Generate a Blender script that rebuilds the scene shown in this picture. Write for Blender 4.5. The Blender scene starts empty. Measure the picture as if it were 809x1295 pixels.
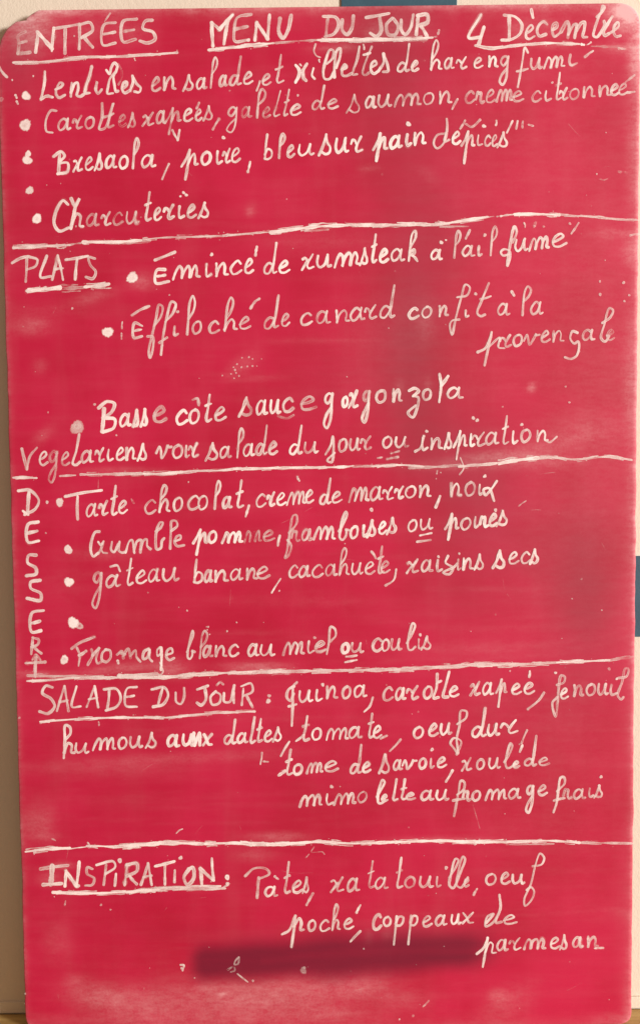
import bpy, bmesh, math, random
import numpy as np
from mathutils import Matrix, Vector, Euler

scene = bpy.context.scene
col = scene.collection
PW, PH, FPX = 809.0, 1295.0, 1200.0            # frame of the photograph the handwriting was measured in
LEAN = math.radians(1.0)
BW, BH, BT = 0.60, 0.98377, 0.009               # board width, height, thickness (metres)

# ------------------------------------------------------------------ camera
cam_d = bpy.data.cameras.new('camera'); cam = bpy.data.objects.new('camera', cam_d); col.objects.link(cam)
cam.location = (0.0003027, -0.8990858, 0.5799009)
cam.rotation_euler = (1.4957062, 0.0103777, 0.0028084)
cam_d.sensor_fit = 'HORIZONTAL'; cam_d.sensor_width = 36.0; cam_d.lens = FPX / PW * 36.0
cam_d.clip_start = 0.01; cam_d.clip_end = 50
scene.camera = cam
scene.cycles.transparent_max_bounces = 64

# ------------------------------------------------------------------ world and light
world = bpy.data.worlds.new('World'); scene.world = world; world.use_nodes = True
bg = world.node_tree.nodes['Background']
bg.inputs[0].default_value = (1.0, 0.67, 0.45, 1); bg.inputs[1].default_value = 0.27
scene.view_settings.view_transform = 'Standard'; scene.view_settings.look = 'None'
scene.view_settings.exposure = 0.18; scene.view_settings.gamma = 1.0


def lamp(name, loc, target, power, size, color):
    d = bpy.data.lights.new(name, 'AREA'); d.energy = power; d.size = size; d.color = color
    o = bpy.data.objects.new(name, d); col.objects.link(o); o.location = loc
    o.rotation_euler = (Vector(target) - Vector(loc)).to_track_quat('-Z', 'Y').to_euler()
    return o


lamp('room_lamp', (6.0, -3.9, 1.5), (0.0, 0.0, 0.5), 770, 1.3, (1.0, 0.925, 0.875))

# ------------------------------------------------------------------ helpers
CM = Euler(cam.rotation_euler).to_matrix()
CP = Vector(cam.location)


def ray(px, py):
    return CM @ Vector(((px - PW / 2) / FPX, -(py - PH / 2) / FPX, -1.0))


BR = Matrix.Rotation(-LEAN, 3, 'X'); BRI = BR.transposed()


def board_pt(px, py):
    """point of the photograph -> (u, v) on the board's writing face"""
    d = BRI @ ray(px, py); o = BRI @ CP
    t = -o.y / d.y
    return o.x + d.x * t, o.z + d.z * t


WALL_Y = math.sin(LEAN) * BH + BT * math.cos(LEAN) + 0.0022


def wall_pt(px, py, y=WALL_Y):
    d = ray(px, py); t = (y - CP.y) / d.y
    return CP.x + d.x * t, CP.z + d.z * t


def tag(o, label=None, cat=None, kind=None, group=None):
    if label: o['label'] = label
    if cat: o['category'] = cat
    if kind: o['kind'] = kind
    if group: o['group'] = group
    return o


def mesh_obj(name, verts, faces, mat, parent=None, smooth=False, attrs=None):
    me = bpy.data.meshes.new(name); me.from_pydata(verts, [], faces); me.update()
    if smooth: me.polygons.foreach_set('use_smooth', [True] * len(me.polygons))
    for k, vals in (attrs or {}).items():
        a = me.attributes.new(k, 'FLOAT', 'POINT'); a.data.foreach_set('value', vals)
    o = bpy.data.objects.new(name, me); col.objects.link(o); me.materials.append(mat)
    if parent: o.parent = parent
    return o


def box_obj(name, lo, hi, mat, parent=None, bevel=0.0):
    bm = bmesh.new(); bmesh.ops.create_cube(bm, size=1)
    for v in bm.verts:
        v.co = Vector([lo[i] + (v.co[i] + .5) * (hi[i] - lo[i]) for i in range(3)])
    if bevel: bmesh.ops.bevel(bm, geom=bm.edges[:], offset=bevel, segments=2, affect='EDGES', profile=.5)
    me = bpy.data.meshes.new(name); bm.to_mesh(me); bm.free()
    o = bpy.data.objects.new(name, me); col.objects.link(o); me.materials.append(mat)
    if parent: o.parent = parent
    return o


class NT:
    def __init__(self, name):
        self.m = bpy.data.materials.new(name); self.m.use_nodes = True
        self.t = self.m.node_tree; self.b = self.t.nodes['Principled BSDF']; self.out = self.t.nodes['Material Output']

    def n(self, typ, **kw):
        x = self.t.nodes.new(typ)
        for k, v in kw.items():
            if k.startswith('i_'):
                key = k[2:]; key = int(key) if key.isdigit() else key
                x.inputs[key].default_value = v
            else: setattr(x, k, v)
        return x

    def l(self, a, b): self.t.links.new(a, b)

    def math(self, op, a, b=None, c=None, clamp=False):
        x = self.n('ShaderNodeMath', operation=op, use_clamp=clamp)
        for i, v in enumerate((a, b, c)):
            if v is None: continue
            if isinstance(v, (int, float)): x.inputs[i].default_value = v
            else: self.l(v, x.inputs[i])
        return x.outputs[0]

    def ramp(self, v, a, b, lo=0.0, hi=1.0):
        x = self.n('ShaderNodeMapRange', interpolation_type='SMOOTHSTEP')
        self.l(v, x.inputs[0])
        for i, q in ((1, a), (2, b), (3, lo), (4, hi)): x.inputs[i].default_value = q
        return x.outputs[0]

    def noise(self, vec, scale, detail=3, rough=.55, sc=(1, 1, 1)):
        mp = self.n('ShaderNodeMapping'); self.l(vec, mp.inputs[0]); mp.inputs['Scale'].default_value = sc
        x = self.n('ShaderNodeTexNoise'); self.l(mp.outputs[0], x.inputs['Vector'])
        x.inputs['Scale'].default_value = scale; x.inputs['Detail'].default_value = detail; x.inputs['Roughness'].default_value = rough
        return x.outputs['Fac']

    def mix(self, f, a, b):
        x = self.n('ShaderNodeMix', data_type='RGBA')
        if isinstance(f, (int, float)): x.inputs[0].default_value = f
        else: self.l(f, x.inputs[0])
        for i, v in ((6, a), (7, b)):
            if isinstance(v, tuple): x.inputs[i].default_value = v + (1,)
            else: self.l(v, x.inputs[i])
        return x.outputs[2]

    def attr(self, name):
        return self.n('ShaderNodeAttribute', attribute_name=name).outputs['Fac']

    def bump(self, h, strength, dist):
        x = self.n('ShaderNodeBump'); x.inputs['Strength'].default_value = strength; x.inputs['Distance'].default_value = dist
        self.l(h, x.inputs['Height']); self.l(x.outputs[0], self.b.inputs['Normal'])


# ------------------------------------------------------------------ materials
def mat_board():
    t = NT('red_slate_paint'); oc = t.n('ShaderNodeTexCoord').outputs['Object']
    wipe = t.noise(oc, 9, 5, .62, (1, 1, 9))             # wide side-to-side eraser streaks
    wipe2 = t.noise(oc, 60, 4, .6, (1, 1, 7))
    vert = t.noise(oc, 9, 4, .55, (3.2, 1, .45))
    cloud = t.noise(oc, 7, 5, .6)
    grain = t.noise(oc, 1300, 2, .7)
    fine = t.noise(oc, 420, 3, .65)
    base = t.mix(t.ramp(cloud, .3, .7), BOARD_A, BOARD_B)
    # faint dust left by wiping
    film = t.math('MULTIPLY_ADD', t.ramp(wipe, .38, .80), .026, 0.0)
    film = t.math('ADD', film, t.math('MULTIPLY', t.ramp(vert, .45, .8), .03))
    film = t.math('ADD', film, t.math('MULTIPLY', t.ramp(wipe2, .50, .85), .010))
    d = t.attr('dust')
    dn = t.math('MULTIPLY', d, t.math('MULTIPLY_ADD', t.math('ADD', t.ramp(t.noise(oc, 70, 6, .68, (1, 1, 2.6)), .25, .75), t.math('MULTIPLY', t.ramp(fine, .3, .7), .45)), .85, .22))
    dust = t.math('ADD', film, dn)
    dust = t.math('ADD', dust, t.math('MULTIPLY', t.math('SUBTRACT', grain, .5), .05))
    dust = t.math('ADD', dust, 0.0, clamp=True)
    c = t.mix(dust, base, (.80, .44, .46))
    dull_and_reflection = t.math('MULTIPLY', t.attr('dull_and_reflection'), t.math('MULTIPLY_ADD', wipe, .6, .6), clamp=True)
    c = t.mix(dull_and_reflection, c, (.25, .045, .065))
    dk = t.math('MULTIPLY', t.attr('dark'), t.math('MULTIPLY_ADD', wipe, .35, .82), clamp=True)
    c = t.mix(dk, c, (.165, .0085, .030))
    t.l(c, t.b.inputs['Base Color'])
    rg = t.math('MULTIPLY_ADD', cloud, .2, .42); t.l(rg, t.b.inputs['Roughness'])
    t.b.inputs['Specular IOR Level'].default_value = .3
    t.bump(t.math('ADD', t.math('MULTIPLY', fine, .5), grain), .12, .0006)
    return t.m


def mat_chalk(name, colr):
    t = NT(name); oc = t.n('ShaderNodeTexCoord').outputs['Object']
    a = t.math('ABSOLUTE', t.attr('across')); dens = t.attr('dens'); al = t.attr('along')
    cb = t.n('ShaderNodeCombineXYZ'); t.l(t.math('MULTIPLY', al, 110), cb.inputs[0]); t.l(t.math('MULTIPLY', t.attr('across'), 1.6), cb.inputs[1])
    streak = t.noise(cb.outputs[0], 1.0, 3, .6)
    grain = t.noise(oc, 900, 3, .7); rag = t.noise(oc, 520, 3, .65); slow = t.noise(oc, 95, 2, .5)
    edge = t.math('ADD', t.math('SUBTRACT', 1.0, a), t.math('MULTIPLY', t.math('SUBTRACT', rag, .5), .50))
    em = t.ramp(edge, .0, .28)
    # wet chalk collects at the two rims of a stroke and thins out in its middle
    hollow = t.math('MULTIPLY', t.ramp(a, .62, .12), t.ramp(slow, .46, .66))
    v = t.math('ADD', t.math('MULTIPLY_ADD', dens, 1.2, -.19), t.math('MULTIPLY', t.math('SUBTRACT', grain, .5), .40))
    v = t.math('ADD', v, t.math('MULTIPLY', t.math('SUBTRACT', streak, .5), .40))
    v = t.math('ADD', v, t.math('MULTIPLY', t.math('SUBTRACT', slow, .5), .55))
    v = t.math('SUBTRACT', v, t.math('MULTIPLY', hollow, .34), clamp=True)
    al2 = t.math('MULTIPLY', em, v, clamp=True)
    c = t.mix(t.ramp(grain, .35, .65), tuple(x * .93 for x in colr), colr)
    t.l(c, t.b.inputs['Base Color']); t.b.inputs['Roughness'].default_value = .9
    t.b.inputs['Specular IOR Level'].default_value = .15
    t.l(al2, t.b.inputs['Alpha'])
    return t.m


def mat_wall():
    t = NT('cream_wall_paint'); oc = t.n('ShaderNodeTexCoord').outputs['Object']
    n1 = t.noise(oc, 4, 4, .6); n2 = t.noise(oc, 260, 4, .65); n3 = t.noise(oc, 900, 2, .6)
    c = t.mix(n1, (.72, .645, .535), (.77, .695, .58))
    t.l(t.mix(t.math('MULTIPLY', n2, .25), c, (.67, .59, .47)), t.b.inputs['Base Color'])
    t.b.inputs['Roughness'].default_value = .85
    t.bump(t.math('ADD', n2, t.math('MULTIPLY', n3, .5)), .35, .0012)
    return t.m


def mat_teal():
    t = NT('dark_teal_paint'); oc = t.n('ShaderNodeTexCoord').outputs['Object']
    n1 = t.noise(oc, 30, 4, .6); n2 = t.noise(oc, 500, 3, .6)
    t.l(t.mix(t.ramp(n1, .3, .7), (.026, .075, .110), (.040, .105, .145)), t.b.inputs['Base Color'])
    t.b.inputs['Roughness'].default_value = .55
    t.bump(n2, .25, .0006)
    return t.m


def mat_wood():
    t = NT('ochre_wood'); oc = t.n('ShaderNodeTexCoord').outputs['Object']
    n1 = t.noise(oc, 7, 6, .6, (1, 14, 14)); n2 = t.noise(oc, 90, 3, .6, (1, 8, 8))
    c = t.mix(t.ramp(n1, .35, .7), (.42, .26, .08), (.62, .44, .16))
    t.l(t.mix(t.math('MULTIPLY', n2, .5), c, (.30, .17, .05)), t.b.inputs['Base Color'])
    t.b.inputs['Roughness'].default_value = .5
    t.bump(n2, .2, .0006)
    return t.m


BOARD_A = (.445, .0066, .037); BOARD_B = (.54, .0110, .060)
M_BOARD = mat_board()
M_CHALK = mat_chalk('cream_chalk', (.98, .84, .81))
M_WALL = mat_wall(); M_TEAL = mat_teal(); M_WOOD = mat_wood()

# ------------------------------------------------------------------ the setting
wall = box_obj('wall', (-1.6, WALL_Y, -0.03), (1.6, WALL_Y + .12, 2.2), M_WALL); tag(wall, kind='structure')
skirt = box_obj('skirting', (-1.6, WALL_Y - .0025, 0.0005), (1.6, WALL_Y + .01, .0125), M_WALL, wall, .0008)
ledge = box_obj('wooden_ledge', (-.9, -.16, -.03), (.9, WALL_Y - .0005, 0.0), M_WOOD, None, .003)
tag(ledge, 'ochre wooden ledge on which the red menu board stands', 'ledge')


def panel(x0, y0, x1, y1, label):
    a = wall_pt(x0, y1); b = wall_pt(x1, y0)
    o = box_obj('wall_panel', (a[0], WALL_Y - .0016, a[1]), (b[0], WALL_Y + .02, b[1]), M_TEAL, None, .0005)
    tag(o, label, 'wall panel')


panel(431.5, -95, 577.5, 30, 'dark teal panel on the cream wall showing above the top edge of the red board')
panel(770, 701.5, 960, 805.5, 'dark teal panel on the cream wall showing beside the right edge of the red board')

# ------------------------------------------------------------------ the board
root = bpy.data.objects.new('menu_board', None); col.objects.link(root)
root.rotation_euler = (-LEAN, 0, 0)
tag(root, 'worn red chalkboard with handwritten French menu in white chalk, leaning on cream wall', 'menu board')


def lerp_table(tab, y):
    xs = [a for a, b in tab]; ys = [b for a, b in tab]
    return np.interp(y, xs, ys)


# inset of the left and right edges (metres) as a function of the distance below the top / above the bottom edge
TOPL = [(0, .0395), (.0015, .036), (.004, .0315), (.007, .0275), (.0092, .0265), (.0098, .0215), (.0102, .0175), (.0125, .0145), (.016, .010), (.0205, .0065), (.026, .0030), (.034, .0012), (.05, .0)]
TOPR = [(0, .017), (.001, .0125), (.003, .0080), (.0055, .0050), (.008, .0030), (.012, .0010), (.017, 0)]
BOT = [(0, .0095), (.0008, .0062), (.002, .0040), (.004, .0020), (.007, .0006), (.011, 0)]
rng = np.random.default_rng(5)
rows = np.unique(np.concatenate([np.linspace(0, BH, 320), BH - np.array([a for a, b in TOPL]), BH - np.array([a for a, b in TOPR]), np.array([a for a, b in BOT])]))
NC = 200


def smooth_noise(n, k, r):
    a = r.normal(size=n + 2 * k); w = np.hanning(2 * k + 1); w /= w.sum()
    o = np.convolve(a, w, 'same')[k:-k]
    return o / (o.std() + 1e-9)


wl = smooth_noise(len(rows), 5, rng) * .00022 + smooth_noise(len(rows), 1, rng) * .00007
wr = smooth_noise(len(rows), 5, rng) * .00022 + smooth_noise(len(rows), 1, rng) * .00007
vv, uu = [], []
INS = .0012
for i, v in enumerate(rows):
    L = -BW / 2 + lerp_table(TOPL, BH - v) + lerp_table(BOT, v) + wl[i] + INS
    Rr = BW / 2 - lerp_table(TOPR, BH - v) - lerp_table(BOT, v) - wr[i] - INS
    uu.append(np.linspace(L, Rr, NC)); vv.append(np.full(NC, INS + v * (BH - 2 * INS) / BH))
U = np.array(uu); V = np.array(vv); NR = len(rows)


def px_of(Ux, Vx):
    """board (u, v) -> photograph pixel, vectorised"""
    P = np.stack([Ux, np.sin(LEAN) * Vx, np.cos(LEAN) * Vx], -1) - np.array(CP)
    Q = P @ np.array(CM)
    return PW / 2 + FPX * Q[..., 0] / -Q[..., 2], PH / 2 - FPX * Q[..., 1] / -Q[..., 2]


PX, PY = px_of(U, V)


def blob(cx, cy, rx, ry, amp, ang=0.0, p=1.0):
    c, s = math.cos(math.radians(ang)), math.sin(math.radians(ang))
    dx, dy = PX - cx, PY - cy
    a, b = (dx * c + dy * s) / rx, (-dx * s + dy * c) / ry
    return amp * np.exp(-((a * a + b * b) ** p))


# pale clouds of chalk left on the face, and the lit bevel of the top rim: (x, y, half-width, half-height, strength, angle), photograph pixels
DUST_AND_BEVEL_LIGHT = [
    (797, 14, 14, 10, .9), (786, 12, 8, 5, .5),
    (801, 9, 15, 9, .85), (792, 20, 10, 5, .25), (803, 50, 6, 30, .25), (40, 22, 16, 6, .30), (28, 26, 12, 5, .40), (20, 30, 8, 6, .3), (70, 13, 26, 4, .25),
    (466, 1189, 5, 10, .26), (490, 1184, 6, 9, .22), (497, 1190, 3, 8, .16),
    (30, 52, 20, 16, .10), (70, 48, 34, 12, .07), (110, 40, 30, 14, .06), (165, 40, 24, 14, .10), (300, 40, 20, 14, .08),
    (432, 36, 16, 13, .16), (475, 40, 14, 9, .22), (500, 34, 34, 13, .13), (520, 44, 26, 8, .12), (690, 34, 40, 12, .09), (655, 38, 12, 12, .10), (775, 30, 26, 10, .06),
    (300, 7, 200, 4, .10), (620, 6, 140, 5, .14),  # top rim: also paints in the paleness of its lit bevel
    (700, 250, 190, 330, .035), (770, 480, 60, 200, .045), (720, 700, 90, 130, .04), (700, 1000, 120, 160, .035),
    (795, 25, 20, 16, .55), (772, 14, 16, 8, .22), (803, 78, 9, 30, .38), (790, 60, 28, 7, .22), (802, 180, 9, 80, .16), (800, 318, 12, 14, .26),
    (778, 295, 26, 6, .16), (800, 600, 8, 200, .10), (797, 480, 10, 60, .10),
    (40, 412, 22, 11, .20), (50, 463, 10, 10, .09), (118, 375, 26, 7, .16, -14), (70, 392, 60, 7, .05),
    (180, 356, 15, 9, .24), (60, 325, 60, 20, .03), (28, 55, 30, 60, .05),
    (305, 462, 22, 10, .13, -35), (55, 550, 16, 8, .12, -45), (270, 900, 180, 40, .02),
    (620, 578, 60, 7, .30, -6), (680, 583, 50, 9, .16), (700, 560, 60, 12, .10, -14), (590, 590, 60, 5, .16),
    (740, 545, 50, 20, .07), (150, 846, 46, 5, .26, -5), (215, 846, 22, 10, .24), (320, 843, 40, 5, .20), (330, 846, 30, 6, .16),
    (150, 595, 60, 4, .12), (50, 853, 26, 4, .22), (350, 1059, 34, 6, .20), (560, 1062, 60, 3, .14), (322, 1082, 22, 8, .13),
    (48, 1040, 18, 22, .16, 40), (60, 1058, 16, 8, .10), (80, 740, 30, 40, .03), (200, 961, 140, 7, .11, -3), (140, 975, 90, 9, .06),
    (62, 1112, 14, 8, .16), (80, 1095, 14, 4, .22), (72, 1190, 18, 24, .08), (95, 1240, 14, 8, .10),
    (130, 1262, 42, 16, .26, 8), (190, 1272, 50, 22, .18), (300, 1262, 80, 26, .26), (400, 1250, 90, 26, .20, -8), (420, 1282, 40, 9, .16), (455, 1250, 30, 12, .12),
    (510, 1266, 40, 14, .10), (640, 1270, 36, 18, .12, -30), (630, 1260, 12, 8, .16), (780, 1290, 30, 8, .12), (795, 1270, 8, 30, .12),
    (240, 1290, 240, 8, .10), (265, 1250, 14, 4, .16), (281, 1258, 5, 3, .30),
    (538, 408, 10, 22, .14), (505, 490, 5, 9, .16), (540, 486, 5, 9, .14), (500, 440, 60, 70, .035), (525, 400, 40, 30, .04),
    (330, 478, 40, 4, .06, -4), (390, 430, 70, 3, .05), (620, 745, 80, 3, .04), (600, 820, 60, 12, .05),
    (468, 212, 12, 4, .14), (540, 220, 16, 7, .07, 35), (316, 268, 5, 5, .15), (318, 262, 8, 8, .05), (625, 545, 22, 4, .04),
    (420, 60, 26, 4, .16), (436, 59, 12, 4, .16), (700, 58, 22, 3, .18), (170, 100, 12, 30, .02),
    (672, 490, 4.6, 4.6, .42), (740, 866, 4, 4, .10), (405, 305, 90, 12, .05), (300, 1225, 4, 3, .2), (780, 1155, 14, 4, .07),
    (130, 700, 60, 8, .05), (130, 703, 24, 4, .05), (260, 640, 110, 2.5, .05), (400, 760, 160, 8, .03), (300, 800, 60, 3, .05),
    (95, 130, 8, 14, .03), (60, 14, 14, 4, .22), (92, 15, 22, 5, .22), (130, 28, 30, 20, .03), (110, 60, 9, 16, .06), (280, 40, 6, 14, .05),
]
# duller, greyer patches; down the upper middle they paint in a dark reflection
DULL_AND_REFLECTION = [
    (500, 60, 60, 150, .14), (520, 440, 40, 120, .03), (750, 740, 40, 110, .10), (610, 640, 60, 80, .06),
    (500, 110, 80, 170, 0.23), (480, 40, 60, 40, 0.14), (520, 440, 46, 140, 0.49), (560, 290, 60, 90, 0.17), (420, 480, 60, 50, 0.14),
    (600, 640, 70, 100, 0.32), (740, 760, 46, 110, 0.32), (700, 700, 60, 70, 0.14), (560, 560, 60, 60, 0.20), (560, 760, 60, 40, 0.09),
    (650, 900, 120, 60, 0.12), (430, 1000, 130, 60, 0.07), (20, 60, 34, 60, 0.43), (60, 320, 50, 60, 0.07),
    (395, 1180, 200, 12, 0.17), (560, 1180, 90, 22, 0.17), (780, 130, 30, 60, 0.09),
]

dust = np.zeros_like(PX); dull_and_reflection = np.zeros_like(PX)
for b in DUST_AND_BEVEL_LIGHT: dust += blob(*b)
# sweeps of the duster: long, faint, slightly curved bands
srng = np.random.default_rng(21)
for k in range(46):
    cx, cy = srng.uniform(60, 780), srng.uniform(60, 1270); ln = srng.uniform(60, 240); bend = srng.uniform(-.0009, .0009)
    sl = srng.uniform(-.10, .03); th = srng.uniform(2.5, 11); am = srng.uniform(.006, .026) * (1.6 if cy > 1150 or cx > 560 else 1)
    dx = PX - cx; off = PY - cy - sl * dx - bend * dx * dx
    dust += am * np.exp(-(dx / ln) ** 4) * np.exp(-(off / th) ** 2) * (.6 + .4 * np.sin(off / th * 4 + k))
for b in DULL_AND_REFLECTION: dull_and_reflection += blob(*b)
# worn rims; the top one also has its lit bevel painted in pale
eL = U - (U[:, :1]); eR = U[:, -1:] - U
top = BH - V
ragL = np.interp(V[:, 0], np.linspace(0, BH, 90), rng.random(90))[:, None]
ragT = np.interp(U, np.linspace(-.3, .3, 70), rng.random(70))
dust += np.exp(-eL / .0022) * (.05 + .20 * ragL) + np.exp(-eR / .0030) * (.10 + .25 * ragL) + np.exp(-top / .0045) * (.24 + .30 * ragT)
dust += np.exp(-V / .003) * .12
cornerL = np.exp(-((np.hypot(U + BW / 2 - .030, V - BH + .0125) / .019) ** 2)) * (.38 + .35 * rng.random(U.shape))
dust += cornerL
# broad band of dark damp wiping near the foot
tt = np.interp(PX, [226, 262, 575, 660], [0, 1, 1, 0])
yc = np.interp(PX, [240, 640], [1219, 1200]); hh = np.interp(PX, [240, 300, 420, 560, 640], [23, 24, 27, 25, 22]) * (1 + .10 * np.sin(PX / 21.0) * np.sin(PX / 57.0 + 1))
dark = tt * tt * (3 - 2 * tt) * np.clip(1.28 - np.abs(PY - yc) / hh * .85, 0, 1)
dark = np.clip(dark * 1.02, 0, 1); dark = dark * dark * (3 - 2 * dark) * .90 * (1 - .10 * np.exp(-((PY - yc + 1 + 3 * np.sin(PX / 60)) / 4.5) ** 2) * (PX > 330))
dust *= (1 - .75 * dark)

verts = [(float(U[i, j]), 0.0, float(V[i, j])) for i in range(NR) for j in range(NC)]
faces = [(i * NC + j, i * NC + j + 1, (i + 1) * NC + j + 1, (i + 1) * NC + j) for i in range(NR - 1) for j in range(NC - 1)]
loop = [j for j in range(NC)] + [i * NC + NC - 1 for i in range(1, NR)] + [(NR - 1) * NC + j for j in range(NC - 2, -1, -1)] + [i * NC for i in range(NR - 2, 0, -1)]
attrs = {'dust': list(dust.ravel()), 'dull_and_reflection': list(dull_and_reflection.ravel()), 'dark': list(dark.ravel())}
nl = len(loop)
prev = loop
P0 = np.array([verts[k] for k in loop])
tang = np.roll(P0, -1, 0) - np.roll(P0, 1, 0); nrm = np.stack([tang[:, 2], 0 * tang[:, 0], -tang[:, 0]], 1)
nrm /= np.linalg.norm(nrm, axis=1)[:, None] + 1e-12
for (o, y) in ((INS * .72, .00035), (INS, .0013), (INS, BT - .001), (INS * .5, BT)):
    st = len(verts)
    q = P0 + nrm * o; q[:, 1] = y
    verts += [tuple(map(float, r)) for r in q]
    cur = list(range(st, st + nl))
    for k in range(nl):
        m = (k + 1) % nl
        faces.append((prev[m], prev[k], cur[k], cur[m]))
    for key in attrs: attrs[key] += [attrs[key][k] for k in loop]
    prev = cur
faces.append(tuple(prev))
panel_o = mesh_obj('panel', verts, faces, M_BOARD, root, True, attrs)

# ------------------------------------------------------------------ handwriting
KX = 3.995
ROWY = {'A': 0, 'B': 275, 'C': 560, 'D': 840, 'E': 1050}
COLX = [0, 152, 304, 456, 607]
random.seed(11)

G = {
 'a': [[(.72, .80), (.45, 1), (.16, .78), (.05, .35), (.22, .03), (.48, .14), (.68, .5), (.77, .97)], [(.77, .97), (.74, .45), (.82, .06), (1.02, .10)]],
 'b': [[(.18, 2), (.12, 1), (.10, .08)], [(.10, .45), (.38, .92), (.75, .75), (.78, .22), (.42, 0), (.10, .08)]],
 'β': [[(.02, .75), (.40, 1.35), (.66, 1.85), (.52, 2.02), (.28, 1.6), (.13, .9), (.14, .2), (.38, 0), (.66, .25), (.70, .7), (.62, .85), (.95, .72)]],
 'c': [[(.86, .80), (.62, 1), (.25, .80), (.06, .40), (.24, .04), (.58, .02), (.97, .24)]],
 'd': [[(.64, .80), (.38, .92), (.08, .55), (.10, .12), (.34, .02), (.58, .35), (.74, .85)], [(.86, 2), (.76, 1), (.70, .3), (.80, .03), (1.0, .12)]],
 'e': [[(.10, .42), (.50, .56), (.80, .80), (.60, 1.02), (.30, .86), (.10, .45), (.20, .08), (.55, 0), (1.0, .20)]],
 'g': [[(.76, .82), (.46, 1), (.14, .78), (.10, .36), (.34, .14), (.62, .42), (.80, .95)], [(.80, .95), (.78, .1), (.72, -.65), (.42, -1), (.10, -.85), (.24, -.48), (.74, -.08)]],
 'h': [[(.12, 0), (.15, .9), (.22, 1.75), (.42, 2.0), (.62, 1.8), (.50, 1.35), (.20, 1.0)], [(.13, .08), (.30, .62), (.60, .92), (.80, .66), (.80, .12), (1.0, .06)]],
 'i': [[(.30, .95), (.28, .35), (.46, .02), (.95, .16)]],
 'k': [[(.20, 0), (.22, 1), (.34, 1.85), (.58, 2), (.68, 1.7), (.26, 1.05)], [(.24, .72), (.62, .95), (.62, .62), (.30, .50)], [(.30, .5), (.66, .3), (1.0, -.05)]],
 'l': [[(.30, 0), (.32, 1), (.38, 1.75), (.58, 2.0), (.84, 1.78), (.74, 1.4), (.34, 1.1)]],
 'L': [[(.10, .62), (.50, 1.25), (.80, 1.85), (.60, 2.0), (.36, 1.5), (.20, .5), (.36, .04), (.66, .05), (1.0, .28)]],
 'm': [[(.0, -.02), (.10, .6), (.22, .95), (.32, .72), (.33, .04)], [(.33, .04), (.43, .68), (.57, .96), (.66, .68), (.66, .04)], [(.66, .04), (.74, .66), (.86, .95), (.93, .6), (.92, .08), (1.03, .05)]],
 'n': [[(.06, .98), (.12, .03)], [(.12, .03), (.30, .70), (.58, .97), (.76, .68), (.77, .10), (1.0, .06)]],
 'o': [[(.52, 1), (.18, .82), (.07, .36), (.32, 0), (.74, .14), (.88, .60), (.70, .94), (.42, .98)]],
 'p': [[(-.18, .02), (.10, .52), (.36, 1.2)], [(.36, 1.2), (.30, .3), (.18, -1)], [(.30, .08), (.50, .70), (.72, .95), (.82, .55), (.85, .08), (1.02, .10)]],
 'P': [[(.22, 1.0), (.22, .2), (.12, -1)], [(.20, .4), (.45, .98), (.85, .90), (.90, .45), (.60, .12), (.28, .15)]],
 'r': [[(.06, -.02), (.30, .36), (.52, .66)], [(.06, .80), (.22, .90), (.42, .62)], [(.84, 1.06), (.62, .66), (.50, .22), (.60, .02), (.96, .10)]],
 'r2': [[(.0, .62), (.12, .88), (.30, .80), (.46, .58)], [(.86, 1.06), (.62, .68), (.48, .22), (.60, .02), (1.0, .14)]],
 'R': [[(.02, .35), (.22, 1.0), (.34, .82), (.56, .92), (.58, .25), (.74, .02), (1.0, .12)]],
 's': [[(-.02, -.05), (.24, .45), (.48, 1.18)], [(.48, 1.18), (.62, .75), (.90, .38), (.84, .06), (.54, -.02), (.24, .10)]],
 't': [[(.58, 2), (.44, 1), (.34, .25), (.50, .01), (.96, .14)], [(.16, 1.22), (.78, 1.34)]],
 'T': [[(.62, 2), (.42, 1), (.28, .2), (.44, .0), (.94, .16)]],
 'u': [[(.10, .96), (.09, .34), (.28, .02), (.58, .24), (.77, .96)], [(.77, .96), (.75, .34), (.86, .02), (1.02, .10)]],
 'v': [[(.0, .45), (.16, .95), (.28, .6), (.38, .04), (.62, .45), (.78, 1.0), (.76, .85), (1.02, .86)]],
 'x': [[(.06, .95), (.34, .62), (.64, .06), (.96, .05)], [(.04, 0), (.48, .50), (.92, 1)]],
 'z': [[(.08, .82), (.48, 1), (.80, .80), (.42, .40)], [(.42, .40), (.80, .28), (.78, -.45), (.48, -1), (.12, -.72), (.62, -.30)]],
}


def crop(region):
    return COLX[int(region[1])], ROWY[region[0]], (4.005 if region[0] == 'E' else KX)


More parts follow.
